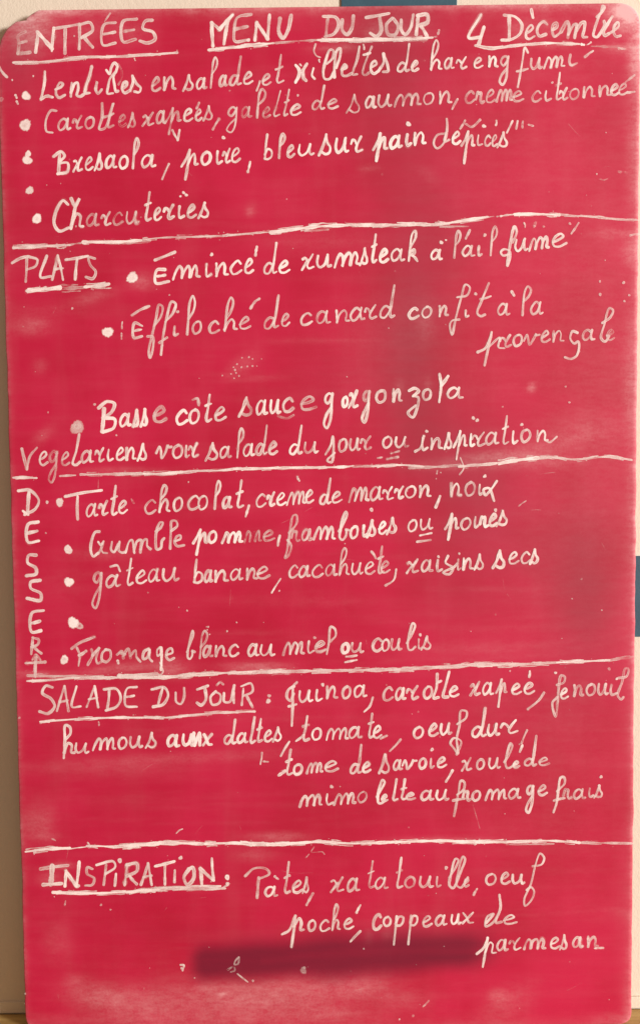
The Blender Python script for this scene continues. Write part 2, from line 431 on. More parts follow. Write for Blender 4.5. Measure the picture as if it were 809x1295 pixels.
class Pen:
    """collects chalk strokes given in photograph pixels and builds one mesh from them"""
    def __init__(self): self.items = []; self.cur = 'A0'; self.w = 4.0; self.d = .85

    def at(self, region, w=None, d=None):
        self.cur = region
        if w: self.w = w
        if d: self.d = d
        return self

    def raw(self, pts, w=None, d=None, curve=True, rough=.10):     # photograph pixels
        self.items.append(('s', pts, w or self.w, d or self.d, curve, rough)); return self

    def s(self, *strokes, w=None, d=None, curve=True):              # pixels of an enlarged crop
        ox, oy, k = crop(self.cur)
        for st in strokes: self.raw([(ox + x / k, oy + y / k) for x, y in st], w, d, curve)
        return self

    def z(self, ox, oy, k, *strokes, w=None, d=None):               # pixels of a closer enlargement
        for st in strokes: self.raw([(ox + x / k, oy + y / k) for x, y in st], w, (d or self.d) + random.gauss(0, .05))
        return self

    def dot(self, x, y, r, d=None, stretch=1.0):
        ox, oy, k = crop(self.cur)
        self.items.append(('d', (ox + x / k, oy + y / k), r / k, d or self.d, stretch)); return self

    def t(self, text, xs, y0, y1=None, xh=70, asc=None, desc=None, slant=.07, w=None, d=None, joined=False):
        if y1 is None: y1 = y0
        asc = asc or xh * 2.1; desc = desc or xh * 1.0
        ins = (w or self.w) * 1.55                       # the heights and widths were read to the outside of the stroke
        xh, asc, y0, y1 = xh - 2 * ins, asc - 2 * ins, y0 - ins, y1 - ins
        n = len(text)
        cells = [(xs[i], xs[i + 1]) for i in range(n)] if len(xs) == n + 1 else [(xs[2 * i], xs[2 * i + 1]) for i in range(n)]
        X0, X1 = cells[0][0], cells[-1][1]
        for n_ch, (ch, (a, b)) in enumerate(zip(text, cells)):
            if ch == ' ': continue
            if ch == 'r' and (joined or n_ch): ch = 'r2'      # an r joined to the letter before has no foot
            a, b = a + min(ins, (b - a) * .2), b - min(ins, (b - a) * .2)
            base = y0 + (y1 - y0) * ((a + b) / 2 - X0) / max(1, X1 - X0) + random.gauss(0, xh * .02)
            jx, jy = random.gauss(0, .02), random.gauss(1, .03)
            dd = (d or self.d) + random.gauss(0, .05); ww = (w or self.w) * random.uniform(.92, 1.1)
            for st in G[ch]:
                o = []
                for gx, gy in st:
                    if gy > 1 and asc: h = xh + (gy - 1) * (asc - xh)
                    elif gy < 0: h = gy * desc
                    else: h = gy * xh
                    h *= jy if gy > 0 else 1
                    tilt = (y1 - y0) / max(1, X1 - X0) * ((gx - .5) * (b - a))
                    o.append((a + (gx * .98 + random.gauss(0, .012)) * (b - a) + slant * (h - xh * .5) + jx * (b - a),
                              base + tilt - h + random.gauss(0, xh * .012)))
                self.s(o, w=ww * .93, d=dd)
        return self

    def build(self, name, parent, label=None):
        V, F, ac, dn, al = [], [], [], [], []
        for idx, it in enumerate(self.items):
            y = -.00012 - .000006 * (idx % 60)
            if it[0] == 's' and it[2] > 2: ribbon(it[1], it[2] * 1.6, it[3] * .065, it[4], it[5], y + .00003, V, F, ac, dn, al)   # loose dust beside the stroke
            if it[0] == 's': ribbon(it[1], it[2], it[3], it[4], it[5], y, V, F, ac, dn, al)
            else: disc(it[1], it[2], it[3], it[4], y, V, F, ac, dn, al)
        o = mesh_obj(name, V, F, M_CHALK, parent, True, {'across': ac, 'dens': dn, 'along': al})
        if label: o['label'] = label
        return o


def catmull(pts, step):
    P = [np.array(p, float) for p in pts]
    if len(P) == 2: P = [P[0], (P[0] + P[1]) / 2 + np.array([random.gauss(0, .25), random.gauss(0, .25)]), P[1]]
    Q = [2 * P[0] - P[1]] + P + [2 * P[-1] - P[-2]]
    out = []
    for i in range(1, len(Q) - 2):
        p0, p1, p2, p3 = Q[i - 1:i + 3]
        t0 = 0.0; t1 = t0 + max(1e-3, np.linalg.norm(p1 - p0)) ** .5; t2 = t1 + max(1e-3, np.linalg.norm(p2 - p1)) ** .5; t3 = t2 + max(1e-3, np.linalg.norm(p3 - p2)) ** .5
        n = max(2, int(np.linalg.norm(p2 - p1) / step) + 1)
        for k in range(n):
            t = t1 + (t2 - t1) * k / n
            A1 = (t1 - t) / (t1 - t0) * p0 + (t - t0) / (t1 - t0) * p1
            A2 = (t2 - t) / (t2 - t1) * p1 + (t - t1) / (t2 - t1) * p2
            A3 = (t3 - t) / (t3 - t2) * p2 + (t - t2) / (t3 - t2) * p3
            B1 = (t2 - t) / (t2 - t0) * A1 + (t - t0) / (t2 - t0) * A2
            B2 = (t3 - t) / (t3 - t1) * A2 + (t - t1) / (t3 - t1) * A3
            out.append((t2 - t) / (t2 - t1) * B1 + (t - t1) / (t2 - t1) * B2)
    out.append(P[-1])
    return np.array(out)


nprng = np.random.default_rng(3)
along_base = [0.0]


def ribbon(pts, w, d, curve, rough, y, V, F, ac, dn, al):
    c = catmull(pts, .9)
    n = len(c)
    # uneven pressure: slow change of width and of chalk laid down
    k = max(2, min(14, n // 3))
    wn = 1 + rough * smooth_noise(n, k, nprng); wn = np.clip(wn, .6, 1.45)
    dnv = d + .07 * smooth_noise(n, k, nprng)
    # round ends
    t0 = c[0] - c[1]; t0 /= np.linalg.norm(t0) + 1e-9; t1 = c[-1] - c[-2]; t1 /= np.linalg.norm(t1) + 1e-9
    hw = w * .435
    fr = (1.0, .85, .55)
    c = np.vstack([[c[0] + t0 * hw * f for f in fr], c, [c[-1] + t1 * hw * f for f in fr[::-1]]])
    caps = [math.sqrt(max(0.03, 1 - f * f)) for f in fr]
    prof = np.concatenate([np.array(caps) * wn[0], wn, np.array(caps[::-1]) * wn[-1]])
    dnv = np.concatenate([[dnv[0]] * 3, dnv, [dnv[-1]] * 3])
    tg = np.gradient(c, axis=0); tg /= np.linalg.norm(tg, axis=1)[:, None] + 1e-9
    nn = np.stack([-tg[:, 1], tg[:, 0]], 1)
    s = along_base[0]; base = len(V)
    for i in range(len(c)):
        if i: s += float(np.linalg.norm(c[i] - c[i - 1])) * .00074
        for q, yy in ((-1, y + .00006), (0, y), (1, y + .00006)):
            p = c[i] + nn[i] * hw * prof[i] * q
            u, v = board_pt(p[0], p[1])
            V.append((u, yy, v)); ac.append(float(q)); dn.append(float(dnv[i])); al.append(s)
        if i:
            a = base + 3 * (i - 1)
            F.append((a, a + 1, a + 4, a + 3)); F.append((a + 1, a + 2, a + 5, a + 4))
    along_base[0] = s + .37


def disc(p, r, d, stretch, y, V, F, ac, dn, al):
    N = 22; base = len(V); ph = random.random() * 7
    u, v = board_pt(*p); V.append((u, y, v)); ac.append(0.0); dn.append(d); al.append(along_base[0])
    for k in range(N):
        a = 2 * math.pi * k / N
        rr = r * 1.12 * (1 + .10 * math.sin(2 * a + ph) + .07 * math.sin(3 * a + 2 * ph) + random.gauss(0, .03))
        u, v = board_pt(p[0] + math.cos(a) * rr, p[1] + math.sin(a) * rr * stretch)
        V.append((u, y + .00006, v)); ac.append(1.0); dn.append(d); al.append(along_base[0] + .002 * k)
    for k in range(N): F.append((base, base + 1 + k, base + 1 + (k + 1) % N))
    along_base[0] += .37


def bullet(parent, region, *dots):
    p = Pen().at(region)
    for q in dots: p.dot(*q)
    return p.build('bullet', parent)


def rule(name, parent, *strokes, label=None):
    """a chalk line ruled by hand: (points, width, density) in photograph pixels"""
    p = Pen()
    for pts, w, d in strokes:
        p.raw(pts, w * .86, d, True, .20)
        c = catmull(pts, 1.0); n = len(c)
        if n < 30: continue
        # the stick drags dry strands and crumbs along both rims of the line
        for side in (-1, 1):
            k = random.randrange(0, 12)
            while k < n - 12:
                ln = random.randrange(10, 46); seg = c[k:min(n, k + ln):6]
                if len(seg) > 1:
                    off = side * w * random.uniform(.30, .56)
                    p.raw([(x, y + off + random.gauss(0, .25)) for x, y in seg], w * random.uniform(.2, .42), d * random.uniform(.55, 1.0), True, .3)
                k += ln + random.randrange(4, 40)
        for q in range(n // 26):
            x, y = c[random.randrange(n)]
            p.items.append(('d', (x + random.gauss(0, 2), y + random.choice((-1, 1)) * (w * .55 + abs(random.gauss(0, 1.0)))), random.choice((.4, .5, .7)), d * .7, 1.0))
    return p.build(name, parent, label)


# ------------------------------------------------------------------ ENTREES
p = Pen().at('A0', 4.6, .62)
p.s([(128, 158), (92, 178), (96, 222), (90, 268)], [(97, 216), (132, 206)], [(90, 268), (152, 262)], d=.50)
p.s([(180, 262), (192, 160)], w=4.6, d=.85).s([(190, 160), (262, 242)], w=6.5, d=.95).s([(262, 252), (272, 140)], w=5, d=.9)
p.s([(272, 142), (345, 130), (400, 120)], d=.55).s([(330, 145), (328, 268)], d=.62)
p.s([(402, 120), (400, 245)], [(402, 122), (455, 112), (468, 150), (412, 188)], [(425, 185), (468, 236)], d=.72)
p.s([(582, 112), (526, 122), (520, 225), (582, 215)], [(525, 170), (580, 160)], d=.72).s([(556, 66), (530, 104)], d=.6, w=3.4)
p.s([(690, 94), (622, 106), (622, 208), (684, 196)], [(625, 156), (676, 148)], d=.62)
p.s([(768, 100), (735, 104), (722, 142), (772, 160), (784, 195), (745, 215), (708, 205)], w=5.2, d=.74)
h1 = p.build('heading', root, 'chalk heading reading ENTRÉES')
rule('underline', h1, ([(17, 78.5), (60, 77), (100, 72), (150, 71), (190, 68.5), (224, 66)], 4.4, .80), ([(24, 80), (70, 77.5), (110, 73)], 3, .6), ([(170, 73), (171, 76)], 2, .6))

p = Pen().at('A1', 5.2, .85)
p.s([(468, 230), (462, 112)], [(462, 112), (502, 145)], [(502, 145), (566, 74)], [(545, 100), (524, 218)], w=5.4, d=.9)
p.s([(660, 70), (592, 86), (576, 150), (580, 206), (640, 200)], [(580, 145), (640, 132)], d=.58).dot(646, 200, 10, .9)
p.s([(680, 200), (690, 112)], [(690, 112), (745, 195)], [(745, 195), (754, 74)], w=5, d=.85)
p.at('A2').s([(200, 90), (194, 160), (215, 190), (240, 150), (256, 75)], d=.66)
hm = p.build('heading', root, 'chalk heading reading MENU')
p = Pen().at('A2', 5.2, .85)
p.s([(442, 82), (432, 180)], [(420, 80), (482, 86), (496, 122), (472, 168), (430, 182)], d=.62, w=5.4).s([(514, 98), (514, 150), (538, 172), (562, 140), (570, 78)], d=.62)
p.at('A3').s([(28, 86), (140, 66)], [(96, 90), (102, 156), (78, 182), (50, 166)], d=.66, w=5.4)
p.s([(158, 90), (130, 122), (140, 172), (172, 174), (188, 130), (165, 92)], d=.6).s([(204, 100), (205, 150), (225, 172), (250, 142), (265, 74)], d=.72)
p.s([(290, 76), (280, 172)], [(286, 76), (335, 72), (336, 110), (296, 126)], [(305, 130), (335, 182)], d=.76)
h2 = p.build('heading', root, 'chalk heading reading DU JOUR')
rule('underline', h2, ([(264, 62.5), (304, 58.5), (345, 54)], 5, .92), ([(345, 54), (372, 51.5), (402, 50)], 3.6, .5), ([(402, 50), (450, 49.5), (500, 49), (546, 47)], 4.8, .9), ([(410, 51.5), (470, 51.5), (540, 49.5)], 3, .6), ([(546, 47), (552, 46)], 3, .4))

p = Pen().at('A3', 5.2, .9)
p.s([(606, 74), (545, 188), (600, 186)], [(622, 135), (596, 220)])
p.at('A4').s([(146, 80), (146, 192)], [(122, 74), (176, 82), (210, 122), (200, 168), (152, 198), (110, 200)], w=5.2, d=.8)
p.t('e', [220, 282], 206, xh=84, d=.72, w=4.8)
p.z(680, 0, 6.27, [(70, 188), (45, 168), (12, 190), (-8, 240), (12, 282), (62, 268)], w=4.6, d=.5).z(680, 0, 6.27, [(118, 232), (150, 208), (146, 178), (122, 190), (112, 240), (130, 286), (182, 250)], w=4.6, d=.62)
p.z(680, 0, 6.27, [(182, 250), (232, 168), (246, 200), (236, 295)], [(240, 270), (284, 192), (304, 188), (290, 295)], [(290, 270), (340, 182), (368, 172), (366, 230), (356, 288), (386, 290)], w=4.6, d=.62)
p.z(680, 0, 6.27, [(468, 130), (500, 98), (526, 52), (514, 44), (500, 90), (474, 150), (450, 222), (440, 280), (466, 290), (508, 235), (530, 190), (524, 165)], w=4.6, d=.64)
p.z(680, 0, 6.27, [(588, 128), (552, 185), (518, 250), (530, 278), (562, 262)], [(562, 262), (600, 240), (640, 202), (634, 172), (606, 200), (600, 255), (620, 286), (652, 280)], w=4.4, d=.6)
p.s([(258, 46), (266, 86)], d=.8, w=4.4)
h3 = p.build('heading', root, 'chalk date reading 4 Décembre')
rule('underline', h3, ([(601, 57), (620, 60.3), (650, 57.2), (690, 54), (732, 55)], 4.4, .78), ([(735, 55.5), (738, 56)], 4, .8), ([(742, 56), (747, 53)], 3, .8), ([(748, 58), (775, 58.5), (806, 59)], 4, .30), ([(782, 60.5), (790, 61.5)], 4, .6))

p = Pen().at('A0', 3.9, .72)
p.z(45, 70, 5.779, [(68, 118), (66, 190), (40, 318)], [(40, 316), (80, 295), (122, 303)], w=4.4, d=.8)
p.z(45, 70, 5.779, [(148, 245), (185, 228), (200, 206), (180, 196), (156, 235), (150, 280), (172, 306), (212, 288)], [(264, 202), (258, 295)], [(258, 270), (285, 204), (306, 197), (312, 240), (302, 288), (325, 298), (350, 284)], w=4.6, d=.72)
p.z(45, 70, 5.779, [(410, 80), (394, 150), (368, 225), (364, 272), (392, 272)], [(448, 196), (440, 250), (456, 276), (482, 248)], w=4.4, d=.72)
p.z(45, 70, 5.779, [(518, 106), (540, 132), (555, 82), (576, 52), (596, 72), (588, 112), (545, 165), (530, 225), (526, 276), (562, 274)], [(590, 112), (570, 155), (576, 210), (588, 262), (602, 258)], w=4.4, d=.8)
p.z(45, 70, 5.779, [(602, 62), (630, 110), (626, 170), (606, 210)], w=3.2, d=.42)
p.z(45, 70, 5.779, [(642, 236), (664, 216), (664, 192), (646, 196), (632, 240), (650, 272), (692, 252)], [(692, 252), (712, 190), (708, 148)], [(708, 148), (736, 202), (768, 236), (756, 266), (724, 262)], w=4.4, d=.82)
p.at('A1').t('en', [153, 210, 288], 466, 455, xh=78).t('salade', [315, 378, 440, 495, 546, 616, 676], 460, 425, xh=68, asc=158)
p.at('A2', d=.78).t('et', [103, 160, 224], 436, 418, xh=62, asc=152).s([(98, 410), (82, 455)], w=3.6)
p.z(365, 45, 5.779, [(52, 215), (76, 248), (74, 290), (50, 338)], [(132, 205), (106, 252), (108, 305), (126, 326)], [(74, 275), (108, 245)], w=4.6, d=.84).z(365, 45, 5.779, [(180, 238), (170, 290), (188, 312)], d=.72)
p.z(365, 45, 5.779, [(280, 202), (318, 165), (326, 108), (302, 100), (270, 180), (252, 262), (262, 312), (298, 314), (328, 262)], [(332, 302), (335, 205), (348, 112), (374, 90), (376, 140), (346, 232)], w=4.2, d=.78)
p.z(365, 45, 5.779, [(388, 245), (420, 228), (410, 210), (390, 240), (394, 288), (420, 292), (458, 275)], w=4.8, d=.84).z(365, 45, 5.779, [(515, 80), (500, 170), (472, 250), (466, 282), (496, 280)], [(605, 80), (580, 140), (550, 220), (540, 276), (560, 286), (584, 270)], [(548, 138), (592, 124)], w=4.2, d=.72)
p.z(365, 45, 5.779, [(600, 232), (640, 205), (630, 182), (606, 202), (600, 250), (620, 276), (654, 258)], [(654, 258), (694, 190), (692, 130)], [(692, 130), (720, 210), (724, 256), (690, 262)], w=4.3, d=.76)
p.z(365, 45, 5.779, [(196, 60), (184, 110), (204, 146), (228, 156)], w=2.8, d=.5).z(365, 45, 5.779, [(545, 64), (550, 96)], w=3, d=.7).z(365, 45, 5.779, [(222, 176), (224, 188)], w=3.4, d=.7).z(365, 45, 5.779, [(82, 208), (90, 216)], w=3, d=.7)
p.at('A3').t('de', [176, 250, 298], 370, 360, xh=62, asc=150).t('har', [343, 416, 476, 542], 358, 348, xh=66, asc=158).t('e', [563, 620], 348, xh=64).t('ng', [638, 698, 760], 340, 345, xh=66, desc=88).s([(395, 150), (390, 170)], w=3, d=.6)
p.at('A4', d=.68).s([(240, 262), (226, 238), (214, 300), (204, 360), (190, 436)], [(186, 358), (238, 346)], w=4.2).t('umi', [245, 318, 428, 496], 355, 332, xh=68).s([(568, 256), (530, 284)])
l = p.build('menu_line', root, 'chalk line reading Lentilles en salade et rillettes de hareng fumé')
bullet(l, 'A0', (132, 482, 22, .92))

p = Pen().at('A0', 3.7, .58)
p.s([(284, 558), (258, 556), (232, 606), (236, 662), (264, 668)]).t('aro', [288, 362, 422, 485], 665, 648, xh=70)
p.s([(516, 520), (516, 590), (502, 650), (530, 645), (572, 520), (552, 590), (548, 640), (572, 632)], [(516, 592), (572, 572)]).t('es', [594, 645, 692], 642, xh=68)
p.at('A1').t('rape', [106, 178, 236, 314, 372], 638, 612, xh=70, desc=55).t('es', [374, 418, 474], 612, 604, xh=66).s([(398, 518), (386, 545)], [(498, 600), (468, 652)])
p.s([(264, 656), (290, 706)], [(290, 706), (300, 656)], d=.7).t('gal', [535, 605, 668, 742], 600, 598, xh=68, asc=158, desc=74)
p.at('A2', d=.64).t('eTte', [106, 156, 208, 246, 314], 598, 582, xh=62, asc=140, slant=.16).dot(290, 480, 6).t('de', [356, 432, 500], 558, 550, xh=58, asc=130)
p.t('s', [535, 616], 568, xh=82).t('a', [625, 690], 550, xh=70)
p.at('A3', d=.6).t('aumon', [16, 80, 78, 162, 162, 302, 308, 380, 388, 464], 550, 524, xh=70).s([(488, 500), (462, 548)])
p.t('cRem', [522, 582, 576, 630, 624, 684, 680, 768], 528, 512, xh=70).at('A4', d=.6).t('e', [155, 224], 515, xh=62)
p.t('citronnee', [254, 314, 314, 366, 368, 415, 392, 446, 445, 510, 512, 584, 592, 664, 652, 708, 692, 752], 520, 478, xh=64, asc=138).dot(364, 415, 6).s([(778, 378), (735, 412)], [(742, 468), (778, 462)])
l = p.build('menu_line', root, 'chalk line reading Carottes rapées, galette de saumon, crème citronnée')
bullet(l, 'A0', (128, 630, 26, .85, 1.25))

p = Pen().at('A0', 4.2, .84)
p.s([(272, 788), (308, 764), (326, 785), (302, 816)], [(302, 772), (296, 872)], [(300, 822), (342, 822), (340, 866), (292, 876)], w=4.6)
p.t('resaola', [362, 424, 476, 526, 594, 656, 706, 790], 868, 846, xh=76, asc=168).at('A1').s([(245, 828), (213, 902)], d=.75)
p.t('poire', [318, 400, 404, 472, 472, 524, 512, 562, 556, 616], 845, 822, xh=76, desc=66, d=.78).dot(522, 694, 9).s([(656, 818), (645, 866)])
p.at('A2').t('bleu', [114, 176, 230, 280, 374], 812, 786, xh=70, asc=140, d=.76).t('sur', [395, 470, 552, 624], 785, 768, xh=86, w=4.6, d=.92)
p.t('p', [674, 745], 760, xh=76, desc=56, w=4.6, d=.92).at('A3').t('ain', [140, 214, 262, 338], 758, 730, xh=74, w=4.6, d=.9).dot(240, 625, 13)
p.s([(430, 672), (385, 682), (368, 725), (385, 748), (420, 720), (436, 650), (434, 600)], [(436, 650), (424, 715), (445, 705)], w=3.6, d=.66)
p.t('e', [455, 512], 732, xh=70, d=.85).t('pices', [512, 580, 575, 620, 618, 662, 655, 694, 688, 752], 740, 745, xh=68, desc=88, d=.72)
p.s([(526, 608), (502, 648)], [(530, 625), (560, 640), (602, 604)], w=3.4, d=.62).dot(622, 635, 10).s([(685, 608), (682, 630)], [(766, 610), (738, 668)], [(792, 610), (785, 648)], w=3.2, d=.7)
p.at('A4').s([(215, 612), (213, 642)], [(245, 628), (266, 634)], w=3.2, d=.5)
l = p.build('menu_line', root, 'chalk line reading Bresaola, poire, bleu sur pain d\'épices')
bullet(l, 'A0', (138, 808, 24, .92, .9), (142, 776, 15, .92, 1.2))
bullet(root, 'A0', (150, 960, 20, .78))

p = Pen().at('A0', 4.5, .84)
p.s([(342, 1030), (318, 1012), (282, 1070), (274, 1130), (300, 1166), (346, 1150)], w=5, d=.8)
p.s([(360, 1002), (380, 1040), (402, 1000), (382, 1040), (372, 1090), (358, 1152)], w=5.2, d=.92).s([(362, 1130), (388, 1078), (406, 1090), (404, 1140), (418, 1142)])
p.t('arcu', [432, 506, 565, 628, 708], 1148, 1135, xh=74, d=.58, w=4.2).at('A1').t('teries', [112, 165, 214, 280, 332, 390, 454], 1120, 1100, xh=74, asc=152, d=.8, w=4.5)
p.dot(320, 972, 8).dot(334, 984, 8).dot(304, 990, 6)
l = p.build('menu_line', root, 'chalk line reading Charcuteries')
bullet(l, 'A0', (187, 1103, 23, .95, 1.15))

# ------------------------------------------------------------------ first ruled line
rule('divider_line', root, ([(17, 313), (62, 311), (88, 309.5)], 4.6, .8), ([(17, 310), (60, 309)], 2.5, .55), ([(90, 309), (102, 307)], 3.4, .45), ([(105, 306), (150, 305.5), (178, 303.5)], 5.4, .92),
     ([(176, 303.8), (202, 300.5), (252, 299), (282, 298)], 4.2, .78), ([(150, 308), (190, 304.5)], 3, .55), ([(282, 297.8), (327, 294), (345, 293)], 3.4, .74), ([(342, 293.5), (404, 286), (440, 284.5)], 6, .95),
     ([(436, 284.6), (504, 284), (556, 283.2), (581, 279.5)], 5.2, .84), ([(385, 292), (415, 290)], 2.4, .45), ([(578, 280), (616, 274)], 5, .85), ([(612, 274.6), (624, 273.2)], 2.4, .5), ([(628, 273.6), (637, 272.2)], 2.2, .45), ([(556, 286.5), (592, 286)], 2.4, .45), ([(633, 273), (648, 271)], 3.6, .7), ([(650, 270.5), (707, 271.5)], 4.6, .9), ([(704, 271.3), (750, 274), (782, 277), (806, 278)], 3.6, .72),
     label='topmost ruled chalk line')

# ------------------------------------------------------------------ PLATS
p = Pen().at('B0', 4.4, .72)
p.s([(62, 228), (100, 206), (142, 194)], w=4.6, d=.6).s([(136, 200), (130, 322)], [(140, 196), (188, 212), (180, 244), (136, 262)], d=.72).s([(236, 194), (205, 300), (256, 296)], w=4.6, d=.82)
p.s([(264, 312), (292, 192)], [(292, 192), (318, 312)], [(276, 262), (314, 256)]).s([(334, 212), (442, 194)], [(390, 206), (380, 310)], w=4.8, d=.8).s([(478, 206), (448, 200), (456, 238), (484, 274), (468, 308), (435, 300)], d=.66)
h4 = p.build('heading', root, 'chalk heading reading PLATS')
rule('underline', h4, ([(34.5, 367.5), (50, 366), (76, 363.5)], 6.6, .95), ([(74, 365), (92, 364), (110, 363)], 8.5, .42), ([(108, 362.5), (125, 361), (137, 359)], 7, .9), ([(120, 364), (140, 364)], 3, .5))

p = Pen().at('B1', 4.3, .88)
p.s([(176, 214), (276, 174)], w=4.6).s([(226, 262), (186, 264), (180, 330), (245, 322)], [(186, 296), (226, 290)], w=4.4)
p.t('mince', [268, 412, 416, 470, 472, 552, 550, 624, 622, 680], 318, 284, xh=80).dot(462, 186, 9).s([(690, 148), (683, 190)])
p.at('B2').t('de', [110, 188, 256], 292, 280, xh=72, asc=166).t('rumste', [303, 378, 466, 600, 650, 694, 752], 270, 226, xh=76, asc=152)
p.at('B3', 4.1, .82).t('ak', [146, 228, 295], 225, 222, xh=70, asc=160).t('a', [348, 418], 218, xh=64).dot(406, 125, 10).dot(430, 113, 5)
p.d = .66; p.w = 3.8
p.t('l', [455, 510], 208, xh=66, asc=150).t('a', [508, 580], 200, xh=64).t('i', [582, 618], 200, xh=62).t('l', [638, 694], 196, xh=70, asc=156).s([(550, 64), (530, 105)]).dot(626, 88, 9)
p.at('B4').z(590, 290, 5.779, [(332, 92), (354, 52), (364, 12), (348, -22), (332, 20), (318, 100), (304, 180), (296, 266), (316, 205), (314, 165)], w=4.2, d=.74).z(590, 290, 5.779, [(308, 150), (268, 145), (248, 166), (264, 190), (302, 182)], w=3.6, d=.66)
p.t('ume', [166, 244, 352, 440], 180, 146, xh=72, d=.74)
p.s([(496, 27), (460, 80)], [(222, 28), (226, 46)], [(280, 24), (272, 46)], w=3.2, d=.62).dot(320, 45, 6, .4).dot(452, 30, 7, .5)
l = p.build('menu_line', root, 'chalk line reading Emincé de rumsteak à l\'ail fumé')
bullet(l, 'B0', (668, 302, 28, .9))

p = Pen().at('B0', 3.9, .72)
p.s([(668, 492), (710, 465), (752, 448)], w=4.6, d=.62).s([(716, 546), (680, 532), (676, 606), (716, 600)], [(680, 572), (710, 566)], w=4.4)
p.at('B1', d=.64).s([(172, 545), (204, 502), (214, 450), (196, 440), (182, 505), (160, 600), (144, 680), (150, 708), (166, 655), (164, 602), (138, 600)])
p.s([(228, 525), (264, 485), (280, 436), (260, 424), (236, 500), (216, 605), (206, 692)], [(198, 632), (236, 606)]).t('i', [258, 300], 602, xh=60).dot(290, 475, 8)
p.t('lo', [316, 382, 356, 420], 595, 590, xh=72, asc=190).t('c', [440, 508], 588, xh=72).t('he', [514, 596, 594, 664], 576, 566, xh=72, asc=176).s([(702, 410), (680, 425), (658, 458)])
p.at('B2').t('de', [115, 200, 254], 574, 548, xh=76, asc=184).t('canard', [298, 370, 376, 458, 472, 556, 546, 632, 622, 694, 698, 786], 550, 508, xh=74, asc=166, d=.68)
p.at('B3').t('con', [234, 300, 298, 366, 386, 446], 520, 500, xh=68, d=.7).s([(488, 402), (536, 392), (550, 352), (528, 338), (508, 400), (480, 505), (460, 592), (450, 540), (462, 520), (496, 515)]).t('i', [516, 550], 508, xh=48).dot(580, 385, 8)
p.s([(646, 332), (610, 420), (588, 482), (606, 498), (626, 490)], [(604, 412), (654, 398)]).t('a', [684, 756], 500, xh=70).s([(762, 374), (773, 392)], w=4.4, d=.8)
p.at('B4').t('l', [194, 266], 498, xh=76, asc=160).t('a', [246, 320], 495, xh=72)
p.at('B3').s([(590, 680), (628, 660), (655, 605), (660, 580)], [(660, 582), (645, 650), (625, 745)], [(645, 655), (690, 612), (702, 606), (695, 655), (722, 660)], d=.72, w=4.4)
p.at('B4').t('rov', [94, 162, 160, 226, 214, 304], 662, 645, xh=68, d=.64, joined=True).t('en', [300, 358, 358, 428], 636, 630, xh=68, d=.6)
p.s([(490, 582), (466, 574), (454, 610), (474, 636), (494, 626), (498, 660), (484, 700), (456, 714), (428, 706)]).t('a', [510, 584], 625, xh=64).s([(616, 532), (655, 505), (670, 468), (652, 458), (626, 540), (610, 610), (630, 626), (650, 600)]).t('e', [632, 684], 624, xh=60, d=.5)
l = p.build('menu_line', root, 'two chalk lines reading Effiloché de canard confit à la provençale')
bullet(l, 'B0', (544, 578, 27, .95))

p = Pen().at('B0', 4.6, .86)
p.s([(498, 962), (540, 930), (578, 940), (564, 982), (520, 1012)], [(526, 965), (516, 1082)], [(520, 1012), (580, 1020), (574, 1062), (520, 1084)], w=5).t('ass', [596, 668, 708, 752], 1068, 1050, xh=78, w=4.8, d=.9)
p.at('B1').t('e', [156, 240], 1042, xh=88, d=.62, w=4.8).t('cote', [276, 350, 342, 412, 416, 470, 470, 542], 1056, 1028, xh=82, asc=156, d=.8).s([(368, 920), (390, 914), (396, 946)], d=.66)
p.at('B2').t('sau', [-10, 72, 72, 142, 142, 210], 1010, 995, xh=84, d=.84).t('c', [204, 276], 988, xh=80).t('e', [296, 394], 975, xh=80, d=.66).s([(190, 1004), (236, 1014), (268, 998)], d=.4, w=3.4)
p.t('g', [420, 482], 955, xh=78, desc=116, d=.72).t('o', [508, 552], 962, xh=64, d=.9).t('r', [540, 600], 965, xh=96, d=.84).t('gon', [612, 664, 676, 748, 762, 822], 945, 935, xh=76, desc=98, d=.76)
p.at('B3').t('z', [232, 314], 935, xh=76, desc=84, d=.78).t('o', [304, 368], 928, xh=66, d=.7).s([(398, 792), (405, 850), (396, 930)], [(405, 852), (440, 802)]).t('a', [428, 522], 920, xh=68, d=.84)
l = p.build('menu_line', root, 'chalk line reading Basse côte sauce gorgonzola')
bullet(l, 'B0', (390, 1060, 34, .55), (392, 1056, 18, .5))

p = Pen().at('B0', 3.9, .72)
p.s([(110, 1168), (136, 1272)], [(136, 1272), (152, 1205), (186, 1164)], d=.62).t('e', [192, 250], 1255, xh=78).t('g', [244, 304], 1250, xh=74, desc=95, d=.5).t('e', [304, 356], 1258, xh=76, d=.5).s([(400, 1096), (385, 1180), (368, 1245), (385, 1250), (404, 1235)], d=.7)
p.t('ariens', [404, 478, 476, 534, 530, 580, 580, 634, 630, 694, 692, 748], 1245, 1224, xh=74, d=.8).at('B1').t('voir', [178, 264, 258, 326, 318, 356, 340, 398], 1226, 1214, xh=76, d=.7)
p.t('salade', [428, 502, 498, 566, 574, 628, 618, 684, 682, 750, 744, 800], 1230, 1200, xh=72, asc=156, d=.62).at('B2').t('du', [240, 316, 314, 398], 1206, 1194, xh=66, asc=154, d=.72)
p.s([(430, 1196), (456, 1150), (466, 1106), (470, 1165), (460, 1236), (438, 1228), (474, 1190)]).t('our', [488, 548, 544, 610, 600, 664], 1190, 1175, xh=72, d=.66)
p.at('B3').t('ou', [104, 168, 164, 244], 1170, 1165, xh=66, d=.78).s([(154, 1192), (192, 1180)], [(134, 1220), (186, 1210)], w=3.4, d=.66).s([(85, 1215), (106, 1212)], w=3, d=.5)
